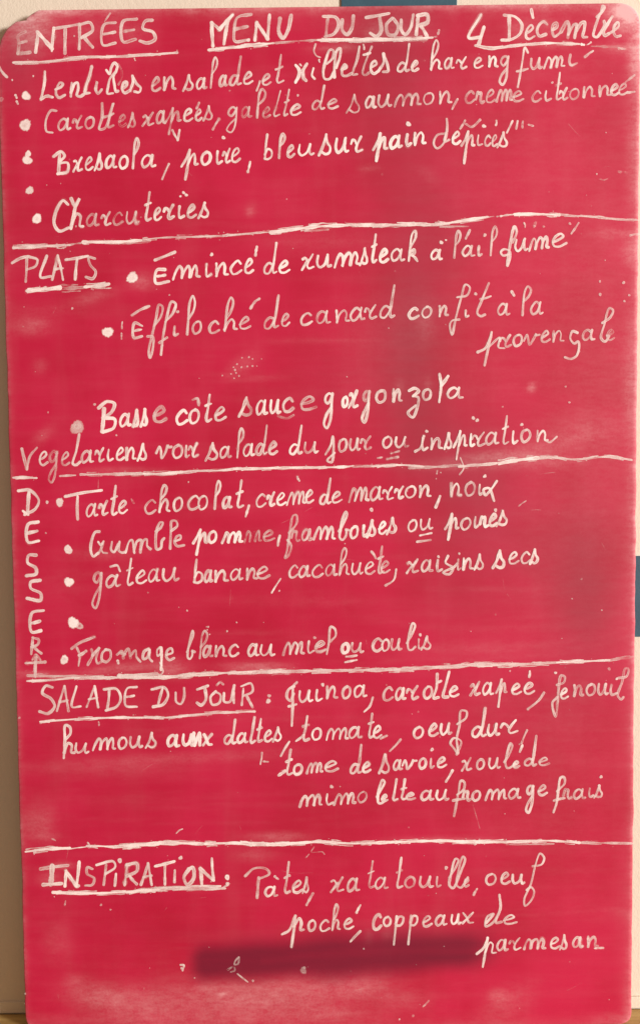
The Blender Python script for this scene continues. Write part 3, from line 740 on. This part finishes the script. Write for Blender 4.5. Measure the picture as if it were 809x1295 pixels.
p.s([(274, 1182), (300, 1165), (318, 1105)]).t('inspirati', [292, 346, 345, 418, 418, 466, 472, 540, 540, 582, 556, 632, 624, 702, 702, 754, 752, 800], 1182, 1146, xh=72, asc=150, desc=62, d=.76).dot(568, 1013, 9).dot(588, 1024, 9)
p.dot(333, 1080, 8).at('B4').t('on', [198, 264, 278, 348], 1142, 1136, xh=70, d=.62).s([(336, 1130), (350, 1136), (386, 1108)], w=3.2, d=.6).dot(210, 1046, 8)
l = p.build('menu_line', root, 'chalk line reading Végétariens voir salade du jour ou inspiration')

# ------------------------------------------------------------------ second ruled line
rule('divider_line', root, ([(17, 604), (46, 604.5)], 4.2, .78), ([(76, 602), (95, 601)], 3.8, .6), ([(102, 600), (150, 599.5), (182, 599)], 4.4, .68), ([(182, 599), (202, 599), (230, 597)], 5.2, .9), ([(225, 597), (252, 595.5), (282, 594.5), (300, 592.5)], 3.8, .78), ([(296, 593), (329, 592.5), (352, 591.5)], 4, .88),
     ([(350, 591.5), (412, 591), (440, 590), (446, 589)], 4.2, .84), ([(446, 590.5), (480, 589), (506, 588.2)], 3.2, .6), ([(470, 590), (506, 588), (535, 590)], 3.2, .8), ([(517, 591.5), (560, 590), (585, 588.5)], 4.4, .5), ([(580, 590), (606, 588), (626, 586)], 4.4, .7), ([(622, 586.5), (657, 581.5), (680, 579)], 6, .85), ([(676, 579.5), (694, 578), (727, 581), (769, 577.5), (798, 581.5)], 4.8, .66),
     ([(582, 579), (586, 592), (581, 600)], 3, .6), label='second ruled chalk line from the top')

# ------------------------------------------------------------------ DESSERT
p = Pen().at('C0', 5.2, .8)
p.s([(94, 242), (150, 240), (196, 290), (178, 334), (126, 362)], [(146, 252), (140, 345)], [(118, 346), (140, 362)]).s([(192, 400), (142, 412), (142, 502), (194, 496)], [(140, 456), (186, 446)], w=5.2, d=.84)
p.s([(182, 568), (146, 568), (140, 606), (180, 632), (182, 662), (134, 672)], d=.72).s([(202, 695), (156, 704), (156, 735), (206, 762), (204, 796), (138, 786)], d=.78, w=5.4)
p.s([(218, 848), (162, 860), (160, 956), (206, 950)], [(160, 912), (200, 902)], w=5.2, d=.78).s([(166, 985), (158, 1066)], [(166, 985), (196, 996), (190, 1020), (160, 1032)], [(170, 1032), (208, 1064)], w=4.4, d=.66)
p.s([(132, 1114), (228, 1108)], [(182, 1085), (178, 1182)], w=4.6, d=.72).s([(164, 1096), (180, 1070), (204, 1098)], w=3.2, d=.5)
p.build('heading', root, 'chalk heading reading DESSERT down the left edge')

p = Pen().at('C0', 4.0, .78)
p.s([(330, 271), (420, 252), (512, 240)], w=4.6, d=.84).s([(392, 272), (392, 385)], w=4.4).t('arte', [428, 498, 494, 550, 548, 600, 592, 650], 382, 358, xh=76, asc=158).s([(664, 285), (676, 305)], w=2.6, d=.4)
p.at('C1').t('c', [118, 190], 362, xh=82, d=.62).t('hoco', [188, 258, 262, 326, 334, 412, 386, 452], 355, 340, xh=80, asc=146, d=.68).t('lat', [462, 512, 512, 568, 574, 630], 340, 332, xh=66, asc=150, d=.78).s([(650, 318), (634, 370)])
p.at('C2').t('creme', [72, 136, 128, 178, 176, 236, 232, 334, 322, 374], 332, 306, xh=74, d=.84).s([(288, 173), (296, 190)], w=4).t('de', [394, 462, 454, 518], 318, 305, xh=66, asc=140, d=.76)
p.t('ma', [546, 652, 648, 722], 304, 294, xh=78, d=.74).at('C3').t('rron', [104, 168, 164, 220, 218, 290, 286, 358], 296, 276, xh=72, d=.8, joined=True).s([(400, 270), (378, 326)])
p.t('no', [448, 516, 518, 588], 276, 272, xh=76, d=.7).t('i', [586, 622], 270, xh=66).s([(686, 194), (652, 242), (628, 264), (620, 236), (648, 230), (672, 292)]).dot(626, 168, 9)
l = p.build('menu_line', root, 'chalk line reading Tarte chocolat, crème de marron, noix')
bullet(l, 'C0', (302, 300, 21, .8), (238, 300, 8, .7))

p = Pen().at('C0', 3.8, .66)
p.z(110, 660, 6.22, [(96, 76), (66, 80), (36, 150), (30, 230), (50, 272), (86, 246)], w=4.4, d=.78).z(110, 660, 6.22, [(90, 160), (110, 182), (128, 158)], [(130, 155), (115, 200), (90, 250)], [(112, 200), (124, 240), (156, 246)], w=4, d=.56)
p.z(110, 660, 6.22, [(196, 160), (190, 220), (212, 238), (248, 172)], [(256, 158), (250, 225), (274, 242), (304, 236)], [(304, 240), (334, 152), (354, 142), (372, 242)], [(370, 222), (395, 152), (424, 142), (420, 240)], [(420, 216), (450, 142), (470, 138), (474, 190), (498, 214)], w=4, d=.66)
p.at('C1', d=.72).z(110, 660, 6.22, [(542, 76), (580, 45), (596, 6), (576, 4), (550, 60), (540, 140), (550, 216), (580, 206), (590, 150), (606, 130)], [(654, 210), (660, 60), (666, -6), (700, -6), (710, 30), (662, 72)], [(694, 152), (736, 132), (734, 106), (706, 115), (690, 160), (710, 190), (762, 184)], w=4)
p.t('pom', [374, 448, 440, 498, 510, 622], 515, 506, xh=70, desc=56, d=.9, w=4.6).t('me', [626, 720, 716, 788], 506, 500, xh=66, d=.52).s([(806, 470), (796, 518)], d=.7)
p.at('C2').s([(246, 455), (284, 405), (282, 365), (266, 368), (250, 450), (236, 540), (226, 582), (242, 568), (256, 520), (238, 492)], d=.6).t('Ra', [250, 306, 302, 366], 505, 498, xh=68, d=.62).t('m', [362, 478], 492, xh=74, d=.82)
p.t('βoises', [490, 560, 548, 606, 606, 646, 634, 692, 690, 744, 736, 796], 500, 456, xh=72, asc=150, d=.88, w=4.6).dot(661, 338, 10)
p.at('C3').t('ou', [232, 294, 288, 364], 455, 440, xh=68, d=.78).s([(300, 468), (356, 456)], [(284, 500), (352, 491)], w=3.4)
p.t('p', [432, 500], 442, xh=72, desc=50, w=4.4, d=.85).t('oiRes', [496, 566, 562, 602, 592, 650, 640, 694, 682, 748], 448, 416, xh=70, d=.74, w=4.2).dot(680, 340, 9)
l = p.build('menu_line', root, 'chalk line reading Crumble pomme, framboises ou poires')
bullet(l, 'C0', (345, 540, 20, .85, 1.15))

p = Pen().at('C0', 3.9, .76)
p.t('g', [466, 528], 720, xh=74, desc=122, d=.66).t('ate', [528, 612, 628, 680, 680, 746], 738, 712, xh=72, asc=142).s([(558, 626), (592, 620), (606, 648)], d=.7, w=3.4)
p.at('C1').t('au', [138, 208, 204, 302], 712, 696, xh=74, d=.72).t('b', [364, 430], 716, xh=72, asc=126, d=.78).t('anane', [420, 472, 470, 550, 550, 624, 628, 696, 680, 762], 712, 688, xh=68, d=.72)
p.at('C2', d=.62).s([(202, 688), (158, 757)], w=3.2).t('cacahuete', [238, 296, 288, 356, 354, 426, 422, 494, 492, 556, 552, 622, 622, 686, 680, 730, 700, 760], 690, 662, xh=70, asc=146)
p.s([(662, 550), (682, 582)]).s([(786, 640), (774, 692), (732, 722)], w=3.4).dot(196, 748, 5)
p.at('C3', d=.72).t('rai', [226, 300, 300, 368, 370, 418], 664, 655, xh=70).s([(440, 572), (428, 605), (466, 632), (446, 664), (416, 655), (470, 628), (486, 610)]).t('ins', [478, 512, 508, 572, 572, 628], 650, 642, xh=66).dot(392, 575, 7).dot(497, 560, 6)
p.t('s', [664, 738], 636, xh=80, d=.8, w=4.4).at('C4').t('ecs', [138, 200, 198, 258, 248, 302], 620, 610, xh=68, d=.8)
l = p.build('menu_line', root, 'chalk line reading gâteau banane, cacahuète, raisins secs')
bullet(l, 'C0', (348, 703, 23, .95, 1.1))
bullet(root, 'C0', (370, 910, 26, .98, 1.2), (402, 926, 18, .55))

p = Pen().at('C0', 3.9, .64)
p.z(80, 800, 5.779, [(62, 118), (120, 76), (226, 34)], w=4.4, d=.66).z(80, 800, 5.779, [(100, 112), (120, 165), (112, 240)], [(116, 168), (166, 136)], [(180, 236), (215, 165), (206, 125)], [(214, 168), (262, 115)], [(258, 118), (240, 200), (252, 226), (278, 214)], w=4.2, d=.62)
p.z(80, 800, 5.779, [(312, 124), (286, 150), (284, 200), (315, 216), (346, 182), (340, 132), (308, 126)], w=4.2, d=.6).z(80, 800, 5.779, [(394, 162), (428, 136), (440, 188)], [(438, 172), (475, 118), (492, 186)], [(490, 172), (528, 130), (536, 180), (562, 212)], [(410, 150), (450, 160)], w=4, d=.52).z(80, 800, 5.779, [(398, 208), (402, 224)], w=4.2, d=.8)
p.z(80, 800, 5.779, [(622, 120), (590, 142), (584, 192), (610, 186), (630, 128)], [(630, 128), (630, 188), (648, 210)], [(706, 108), (686, 130), (690, 172), (712, 152), (716, 112)], [(716, 112), (718, 200), (714, 272)], [(754, 164), (798, 146), (790, 116), (762, 130), (754, 180), (775, 202), (808, 188)], w=4.2, d=.76)
p.at('C1', d=.72)
p.t('βl', [330, 384, 380, 448], 1100, 1094, xh=60, asc=152, d=.64).t('anc', [412, 472, 474, 544, 544, 606], 1090, 1082, xh=66, d=.7).t('au', [638, 704, 702, 788], 1086, 1080, xh=72, d=.78)
p.at('C2', d=.76).t('mi', [212, 326, 324, 378], 1076, 1068, xh=74).t('e', [368, 436], 1064, xh=64, d=.5).s([(436, 1066), (446, 1010), (456, 930), (476, 940), (480, 975), (452, 1005)], d=.66).dot(375, 985, 8, .5)
p.t('o', [502, 556], 1070, xh=62, d=.92, w=4.6).t('u', [550, 626], 1064, xh=62, d=.7).s([(534, 1081), (586, 1075)], [(529, 1109), (586, 1098)], w=3.2).t('c', [660, 722], 1058, xh=76, d=.68)
p.at('C3').t('ou', [100, 154, 146, 212], 1056, 1052, xh=68, d=.68).t('L', [222, 284], 1054, xh=70, asc=150, d=.66).t('is', [276, 318, 302, 362], 1048, 1046, xh=64, d=.62).dot(300, 970, 8)
l = p.build('menu_line', root, 'chalk line reading Fromage blanc au miel ou coulis')
bullet(l, 'C0', (325, 1097, 20, .85, 1.15))

# ------------------------------------------------------------------ third ruled line
rule('divider_line', root, ([(34.5, 861.5), (65, 860), (100, 857)], 3.2, .86), ([(35, 854.5), (80, 855.5), (130, 855)], 4.6, .5), ([(95, 858), (150, 857), (176, 856)], 4.4, .8), ([(150, 855.5), (200, 853)], 5.5, .62), ([(150, 855), (190, 857), (230, 854.5)], 6, .84),
     ([(226, 855), (277, 851.5), (352, 849.5)], 6.2, .76), ([(340, 850), (404, 848.5), (504, 847)], 6.4, .68), ([(500, 847.2), (531, 845.5), (596, 841), (610, 840.5)], 6.2, .68), ([(604, 841), (657, 840.5), (707, 837.8)], 5.8, .66), ([(704, 838), (740, 836.5), (770, 835)], 4.2, .84), ([(768, 835.2), (800, 830.5)], 3.4, .5), ([(600, 838), (650, 840)], 3, .5), ([(202, 838), (206, 850), (200, 856)], 3, .6), label='third ruled chalk line from the top')

# ------------------------------------------------------------------ SALADE DU JOUR
p = Pen().at('D0', 3.7, .76)
p.s([(264, 118), (232, 110), (214, 146), (258, 176), (276, 214), (242, 250), (200, 240)], w=4.2, d=.66).s([(288, 236), (326, 112)], [(326, 112), (346, 238)], [(300, 192), (340, 184)], d=.66).s([(386, 114), (364, 216), (406, 214)])
p.s([(438, 216), (478, 112)], [(478, 112), (496, 218)], [(450, 178), (490, 170)]).s([(552, 126), (542, 226)], [(526, 128), (588, 126), (610, 172), (590, 214), (536, 234)], w=4.2).s([(690, 116), (642, 124), (636, 210), (690, 216)], [(640, 166), (676, 160)])
p.at('D1').s([(214, 122), (190, 212)], [(160, 128), (222, 118), (242, 156), (216, 204), (166, 216)], w=4.2).s([(280, 145), (284, 192), (305, 202), (322, 170), (323, 122)]).s([(390, 128), (442, 110)], [(428, 116), (432, 180), (408, 208), (388, 196)], w=4.2)
p.s([(482, 138), (456, 168), (466, 205), (500, 196), (506, 156), (480, 140)]).s([(524, 148), (526, 190), (554, 190), (576, 108)], [(574, 145), (574, 195)], w=4.2).s([(622, 125), (614, 206)], [(612, 112), (660, 98), (668, 138), (620, 162)], [(640, 164), (668, 218)])
p.dot(752, 160, 9, .6).dot(748, 187, 12, .8).s([(488, 106), (505, 92), (520, 102)], w=3.4, d=.5)
h5 = p.build('heading', root, 'chalk heading reading SALADE DU JOUR')
rule('underline', h5, ([(51, 913), (100, 909.5), (150, 907.8), (200, 908)], 3.8, .9), ([(195, 908), (215, 907.5), (265, 902.5), (322, 900)], 3.8, .82))

p = Pen().at('D2', 4.1, .78)
p.s([(270, 112), (242, 130), (234, 168), (252, 186), (268, 150)], [(284, 94), (268, 110), (264, 210), (259, 310)], [(244, 214), (280, 204)], d=.72).t('ui', [284, 368, 366, 420], 202, 192, xh=70, d=.76).t('noa', [426, 496, 508, 566, 566, 642], 182, 174, xh=72, d=.74).dot(415, 104, 9).s([(668, 170), (652, 214), (626, 240)], w=3.6)
p.t('c', [714, 778], 190, xh=80, d=.7).at('D3').t('aro', [168, 232, 224, 296, 310, 372], 190, 176, xh=70, d=.76).s([(386, 50), (382, 120), (368, 172), (392, 168)], [(446, 40), (428, 110), (416, 165), (440, 166)], [(384, 98), (404, 86)]).t('e', [440, 502], 170, xh=64)
p.t('ra', [546, 610, 608, 674], 165, 160, xh=72, d=.8).at('D4').t('p', [84, 140], 152, xh=66, desc=70).t('ee', [150, 212, 212, 278], 158, 154, xh=66, d=.8).s([(250, 38), (247, 64)]).s([(322, 144), (296, 182), (240, 228)], w=3.4, d=.6)
p.s([(388, 105), (422, 92), (426, 64), (408, 58), (396, 120), (390, 200), (380, 264), (364, 196), (388, 168)], d=.6, w=4.2).t('e', [400, 452], 180, xh=62, d=.6).t('noui', [464, 528, 528, 592, 584, 650, 640, 700], 168, 160, xh=66, d=.58)
p.s([(698, 70), (738, 62), (748, 24), (732, 22), (716, 90), (694, 160), (712, 178), (722, 168)], d=.5).dot(380, 44, 7).dot(690, 74, 7).dot(650, 24, 8, .4).dot(150, 35, 5, .5)
p.build('menu_line', root, 'chalk line reading quinoa, carotte rapée, fenouil')

p = Pen().at('D0', 4.0, .76)
p.s([(322, 474), (328, 390), (330, 310), (352, 318), (356, 350), (334, 378)], [(324, 450), (345, 400), (362, 410), (360, 446), (376, 448)]).t('u', [370, 454], 455, xh=62).t('mous', [466, 586, 588, 650, 646, 726, 732, 796], 440, 424, xh=68)
p.at('D1').t('a', [228, 304], 426, xh=72, w=4.6).t('u', [306, 380], 420, xh=72, w=4.6, d=.9).s([(372, 350), (374, 410)], [(376, 410), (400, 348), (402, 408)], w=5.4, d=.98).t('x', [410, 470], 418, xh=68, w=4.8, d=.9)
p.t('daT', [518, 592, 584, 650, 644, 690], 412, 402, xh=64, asc=138).t('tes', [678, 724, 722, 774, 768, 822], 402, 392, xh=64, asc=132).at('D2', d=.7).s([(246, 393), (204, 464)], w=3.4)
p.s([(282, 388), (320, 358)], w=3.6).t('tomate', [300, 356, 354, 420, 428, 550, 540, 616, 632, 680, 664, 720], 392, 376, xh=68, asc=130, d=.76).s([(708, 376), (738, 362)], w=3.4)
p.at('D3').s([(200, 382), (148, 438)], w=4.2, d=.66).t('oeu', [258, 328, 336, 396, 392, 462], 382, 362, xh=72, d=.76).s([(488, 302), (530, 272), (534, 240), (506, 236), (498, 310), (484, 380), (490, 452), (470, 425), (452, 400), (470, 374), (506, 390), (484, 456)], d=.62)
p.t('dur', [552, 636, 630, 704, 700, 796], 378, 354, xh=70, asc=154, d=.74, w=4.3).at('D4').s([(236, 334), (208, 400)], w=3, d=.6)
p.build('menu_line', root, 'chalk line reading humous aux dattes, tomate, oeuf dur,')

p = Pen().at('D2', 4.0, .74)
p.s([(194, 562), (225, 540)], w=4.4, d=.85).t('to', [216, 270, 260, 324], 570, 560, xh=62, asc=134, w=4.3).t('me', [332, 420, 414, 500], 556, 545, xh=62, d=.66).t('de', [546, 616, 610, 664], 563, 552, xh=62, asc=148)
p.t('s', [698, 762], 552, xh=84).at('D3').t('avoie', [158, 214, 206, 288, 286, 340, 340, 378, 380, 440], 545, 526, xh=62, d=.68).dot(360, 432, 9).s([(463, 538), (430, 594)])
p.t('rou', [504, 568, 576, 632, 636, 708], 545, 532, xh=66, d=.66).t('L', [716, 778], 534, xh=66, asc=144, d=.62).t('e', [762, 806], 528, xh=44, d=.7).at('D4').s([(212, 412), (200, 442)], w=4)
p.t('de', [216, 290, 286, 354], 520, 516, xh=50, asc=158, d=.62)
p.build('menu_line', root, 'chalk line reading tome de savoie, roulé de')

p = Pen().at('D2', 3.9, .66)
p.t('mimo', [296, 416, 416, 474, 468, 584, 584, 650], 728, 702, xh=66).dot(460, 620, 9).t('L', [676, 738], 710, xh=64, asc=128, d=.74).t('e', [706, 748], 702, xh=44, d=.8)
p.at('D3', d=.72).t('T', [150, 192], 695, xh=50, asc=120).t('t', [190, 240], 690, xh=50, asc=116).t('e', [222, 282], 690, xh=44).t('au', [298, 374, 372, 448], 698, 692, xh=62)
p.s([(488, 660), (520, 632), (522, 596), (506, 590), (494, 645), (480, 720), (471, 768)], [(466, 690), (522, 680)], d=.6).t('Roma', [508, 562, 556, 614, 626, 742, 738, 814], 698, 686, xh=62, d=.68)
p.at('D4', d=.68).t('ge', [228, 280, 284, 344], 672, 668, xh=60, desc=86).s([(388, 642), (426, 602), (422, 572), (406, 574), (394, 640), (386, 700), (370, 748)], [(372, 690), (424, 678)], d=.6).t('Ra', [412, 466, 462, 534], 690, 684, xh=62, d=.62).t('is', [538, 582, 572, 624], 680, 676, xh=58, d=.6).dot(610, 570, 8)
p.build('menu_line', root, 'chalk line reading mimolette au fromage frais')

# ------------------------------------------------------------------ fourth ruled line
rule('divider_line', root, ([(33, 1077.5), (62, 1074), (88, 1073)], 5.4, .92), ([(86, 1074.5), (108, 1071.5)], 3, .8), ([(110, 1070.5), (143, 1071.5)], 4.4, .84), ([(144, 1071.5), (200, 1067), (202, 1066.5), (257, 1067.5)], 6.8, .86), ([(260, 1067.5), (302, 1066.5), (318, 1068)], 6.4, .94), ([(316, 1068), (345, 1067.5)], 5.6, .78),
     ([(338, 1068.5), (370, 1067), (404, 1065), (444, 1067), (504, 1065)], 5.4, .94), ([(500, 1065.3), (545, 1063.8), (606, 1065.2)], 4.8, .94), ([(602, 1065.2), (657, 1064.5), (694, 1063.5), (732, 1066)], 4.8, .86), ([(640, 1068), (700, 1067.5)], 2.4, .45), ([(728, 1066), (770, 1066.5), (798, 1067)], 4.4, .64), ([(111, 1066), (114, 1071)], 2.6, .7), label='fourth ruled chalk line from the top')

# ------------------------------------------------------------------ INSPIRATION
p = Pen().at('D0', 4.0, .78)
p.s([(205, 1036), (270, 1026), (342, 1018)], d=.6, w=5).s([(264, 1020), (256, 1115)], w=6.4, d=.72).s([(218, 1116), (310, 1110)], w=5.4, d=.8)
p.s([(328, 1122), (334, 1048)], [(334, 1048), (386, 1122)], [(386, 1122), (400, 1002)], w=5.2, d=.92).dot(396, 1122, 9).s([(466, 1036), (442, 1028), (440, 1060), (476, 1084), (466, 1116), (432, 1120)], d=.6)
p.s([(488, 1016), (572, 998), (582, 1026), (532, 1062)], [(536, 1016), (524, 1116)], d=.76).s([(586, 1062), (580, 1120)]).dot(605, 994, 12).s([(642, 1018), (630, 1116)], [(640, 1016), (690, 1008), (692, 1045), (640, 1072)], [(655, 1072), (690, 1112)], w=4.8, d=.72)
p.s([(712, 1116), (748, 1008)], [(748, 1008), (766, 1116)], [(725, 1078), (764, 1070)], d=.72).at('D1').s([(178, 1022), (272, 998)], w=4.6, d=.88).s([(226, 1018), (226, 1114)], [(276, 1044), (274, 1102)], d=.74).dot(305, 980, 10)
p.s([(348, 1036), (322, 1078), (340, 1116), (372, 1080), (366, 1028), (345, 1040)], w=5.4, d=.8).s([(412, 1112), (405, 1034)], [(405, 1034), (470, 1092)], w=5.6, d=.85).s([(472, 1092), (463, 984)], d=.72).dot(540, 1078, 13, .9).dot(542, 1112, 10, .8)
h6 = p.build('heading', root, 'chalk heading reading INSPIRATION')
rule('underline', h6, ([(67, 1129), (112, 1130.3), (150, 1129), (200, 1125.5)], 5.2, .94), ([(160, 1129), (196, 1126)], 4.6, .9), ([(194, 1126.2), (215, 1124.5), (284, 1124)], 5.4, .74), ([(196, 1123), (240, 1122)], 2.5, .5), ([(280, 1124), (290, 1118)], 3, .6))

p = Pen().at('D2', 3.9, .66)
p.s([(24, 1072), (68, 1034), (130, 1036), (146, 1060), (95, 1086)], [(92, 1080), (84, 1182)], d=.62).t('a', [118, 192], 1182, xh=62).t('t', [208, 258], 1166, xh=66, asc=165, d=.6).t('es', [258, 322, 312, 352], 1165, 1156, xh=70, d=.72).s([(174, 1074), (188, 1086)], [(366, 1160), (334, 1218)])
p.t('ra', [448, 530, 532, 604], 1160, 1152, xh=76, d=.7).t('ta', [632, 682, 672, 748], 1142, 1138, xh=70, asc=146, d=.62).at('D3').t('t', [166, 218], 1136, xh=66, asc=160, d=.62).t('oui', [216, 286, 288, 372, 370, 412], 1138, 1134, xh=66, d=.62)
p.s([(446, 1080), (480, 1025), (492, 990), (478, 985), (456, 1060), (448, 1120), (466, 1132), (500, 1060), (526, 985), (516, 974), (492, 1050), (486, 1120), (506, 1130), (540, 1080)], d=.62).t('e', [516, 552], 1130, xh=50, d=.7).dot(431, 1030, 9).s([(586, 1138), (570, 1166)])
p.t('oe', [622, 694, 702, 760], 1120, 1116, xh=64, d=.7).at('D4').t('u', [152, 232], 1116, xh=58, d=.7).s([(264, 1022), (310, 1012), (322, 978), (302, 958), (280, 1010), (256, 1110), (222, 1190), (226, 1222), (256, 1196), (272, 1150), (256, 1128), (234, 1142)], w=3.4, d=.62)
p.build('menu_line', root, 'chalk line reading Pâtes, ratatouille, oeuf')

p = Pen().at('E2', 4.0, .72)
p.s([(212, 528), (245, 510), (278, 436)], w=4.4).s([(278, 436), (270, 510), (258, 592)], [(270, 490), (298, 448), (308, 470), (304, 508), (318, 506)], w=4.2).t('o', [336, 390], 515, xh=62).t('ch', [394, 456, 456, 510], 520, 510, xh=70, asc=146, d=.68).t('e', [516, 578], 508, xh=62).s([(606, 383), (588, 418)], [(606, 514), (558, 564)])
p.at('E3').t('c', [54, 112], 512, xh=88).t('o', [108, 164], 494, xh=60).t('PP', [162, 226, 236, 298], 500, 494, xh=66, desc=88).t('eau', [306, 366, 372, 440, 448, 512], 498, 480, xh=64).t('x', [508, 578], 478, xh=66).s([(636, 470), (672, 425), (640, 440), (632, 488), (668, 470), (706, 400), (702, 330)], [(690, 440), (684, 470), (712, 466)]).t('e', [716, 800], 482, xh=56)
p.build('menu_line', root, 'chalk line reading poché, coppeaux de')

p = Pen().at('E3', 4.2, .74)
p.s([(588, 628), (620, 600), (642, 552)], [(642, 548), (632, 610), (618, 692)], [(630, 620), (655, 570), (668, 580), (665, 622), (682, 622)], d=.8).at('E4', 3.9, .66)
p.t('ar', [76, 144, 142, 212], 618, 612, xh=64).t('mes', [216, 336, 346, 408, 400, 446], 608, 606, xh=66).t('an', [462, 524, 534, 602], 602, 600, xh=64).s([(580, 600), (622, 598)], w=3)
p.build('menu_line', root, 'chalk word reading parmesan')

# ------------------------------------------------------------------ stray marks and flecks
p = Pen().at('A0', 3.6, .7)
p.s([(-6, 335), (14, 365), (34, 386)], w=4.6, d=.6).s([(78, 478), (84, 492)], [(84, 510), (90, 522)], w=3.2).dot(168, 382, 5).dot(62, 402, 5).dot(8, 500, 12, .3)
p.at('B0', 3, .6).s([(618, 528), (616, 560)], [(614, 585), (614, 612)], w=2.6).dot(365, 458, 6).dot(478, 944, 7).dot(588, 1100, 5)
p.at('E1', 3.6, .7).dot(312, 702, 7).s([(306, 684), (322, 686), (316, 712)], w=3).s([(600, 645), (584, 662), (578, 682), (596, 678), (602, 650)], w=3, d=.45).s([(545, 708), (575, 692), (580, 712), (560, 720)], w=2.6, d=.4).s([(594, 730), (645, 770)], w=2.6, d=.55).dot(672, 765, 6, .5)
p.at('E2').dot(318, 712, 15, .4, 1.2).dot(324, 698, 7, .4)
p.at('E3')
p.s([(316, 895), (345, 865)], w=2.4, d=.4).dot(196, 960, 5, .6).dot(265, 942, 7, .35)
p.at('D1', 2.8, .6).s([(716, 448), (708, 505)], [(725, 492), (746, 494)]).s([(284, 855), (300, 840), (314, 834)], w=2.2).at('D2', 1.8, .4).s([(372, 924), (358, 950), (414, 950), (424, 962)], [(330, 978), (345, 962)])
p.at('B1', 2, .5)
for x, y, r in ((612, 756, 5), (642, 752, 5), (668, 750, 5), (650, 705, 5), (668, 714, 4), (516, 798, 4), (590, 740, 5), (580, 770, 6), (615, 708, 4), (600, 800, 5), (560, 790, 4), (575, 812, 4), (690, 750, 3), (714, 714, 3), (585, 785, 5), (572, 756, 4)): p.dot(x, y, r, .55)
p.at('B4')
for x, y, r in ((605, 388, 8), (604, 322, 6), (724, 328, 8), (752, 392, 6), (728, 422, 6), (450, 934, 5), (630, 215, 3)): p.dot(x, y, r, .55)
p.at('C1')
for x, y, r in ((445, 930, 5), (452, 968, 4), (540, 952, 5), (588, 908, 4), (338, 848, 5), (440, 945, 4), (436, 930, 3), (345, 198, 4)): p.dot(x, y, r, .6)
p.at('A4').s([(596, 900), (625, 908), (655, 896)], w=2.2, d=.4).s([(698, 866), (740, 872)], w=3, d=.3).s([(758, 1188), (800, 1182)], w=3.4, d=.5)
p.at('C4').s([(194, 320), (230, 294)], w=2, d=.4).dot(464, 788, 4, .5).dot(614, 846, 4, .5)
p.at('C3').dot(404, 150, 4).s([(386, 142), (384, 156)], w=2.2).at('D0').s([(262, 884), (280, 892)], w=2.4).dot(98, 272, 6).s([(498, 292), (500, 310)], w=2.4).at('E0').s([(332, 362), (328, 380)], w=2.6).dot(512, 380, 6).dot(560, 404, 5).dot(128, 830, 5)
fl = random.Random(4)
for i in range(150):
    x, y = fl.uniform(25, 790), fl.uniform(20, 1280)
    p.items.append(('d', (x, y), fl.choice((.5, .6, .7, .9, 1.2)), fl.uniform(.2, .55), 1.0))
# hair-fine scratches from cleaning
for i in range(45):
    x, y = fl.uniform(30, 780), fl.uniform(20, 1285); a = fl.choice((fl.gauss(-.05, .12), fl.gauss(-.6, .5), fl.gauss(1.4, .3))); ln = fl.uniform(8, 46)
    p.items.append(('s', [(x, y), (x + ln * .5 * math.cos(a), y + ln * .5 * math.sin(a) + fl.gauss(0, 1)), (x + ln * math.cos(a), y + ln * math.sin(a))], fl.uniform(.5, 1.0), fl.uniform(.08, .20), True, .3))
tag(p.build('chalk_flecks', root), kind='stuff')
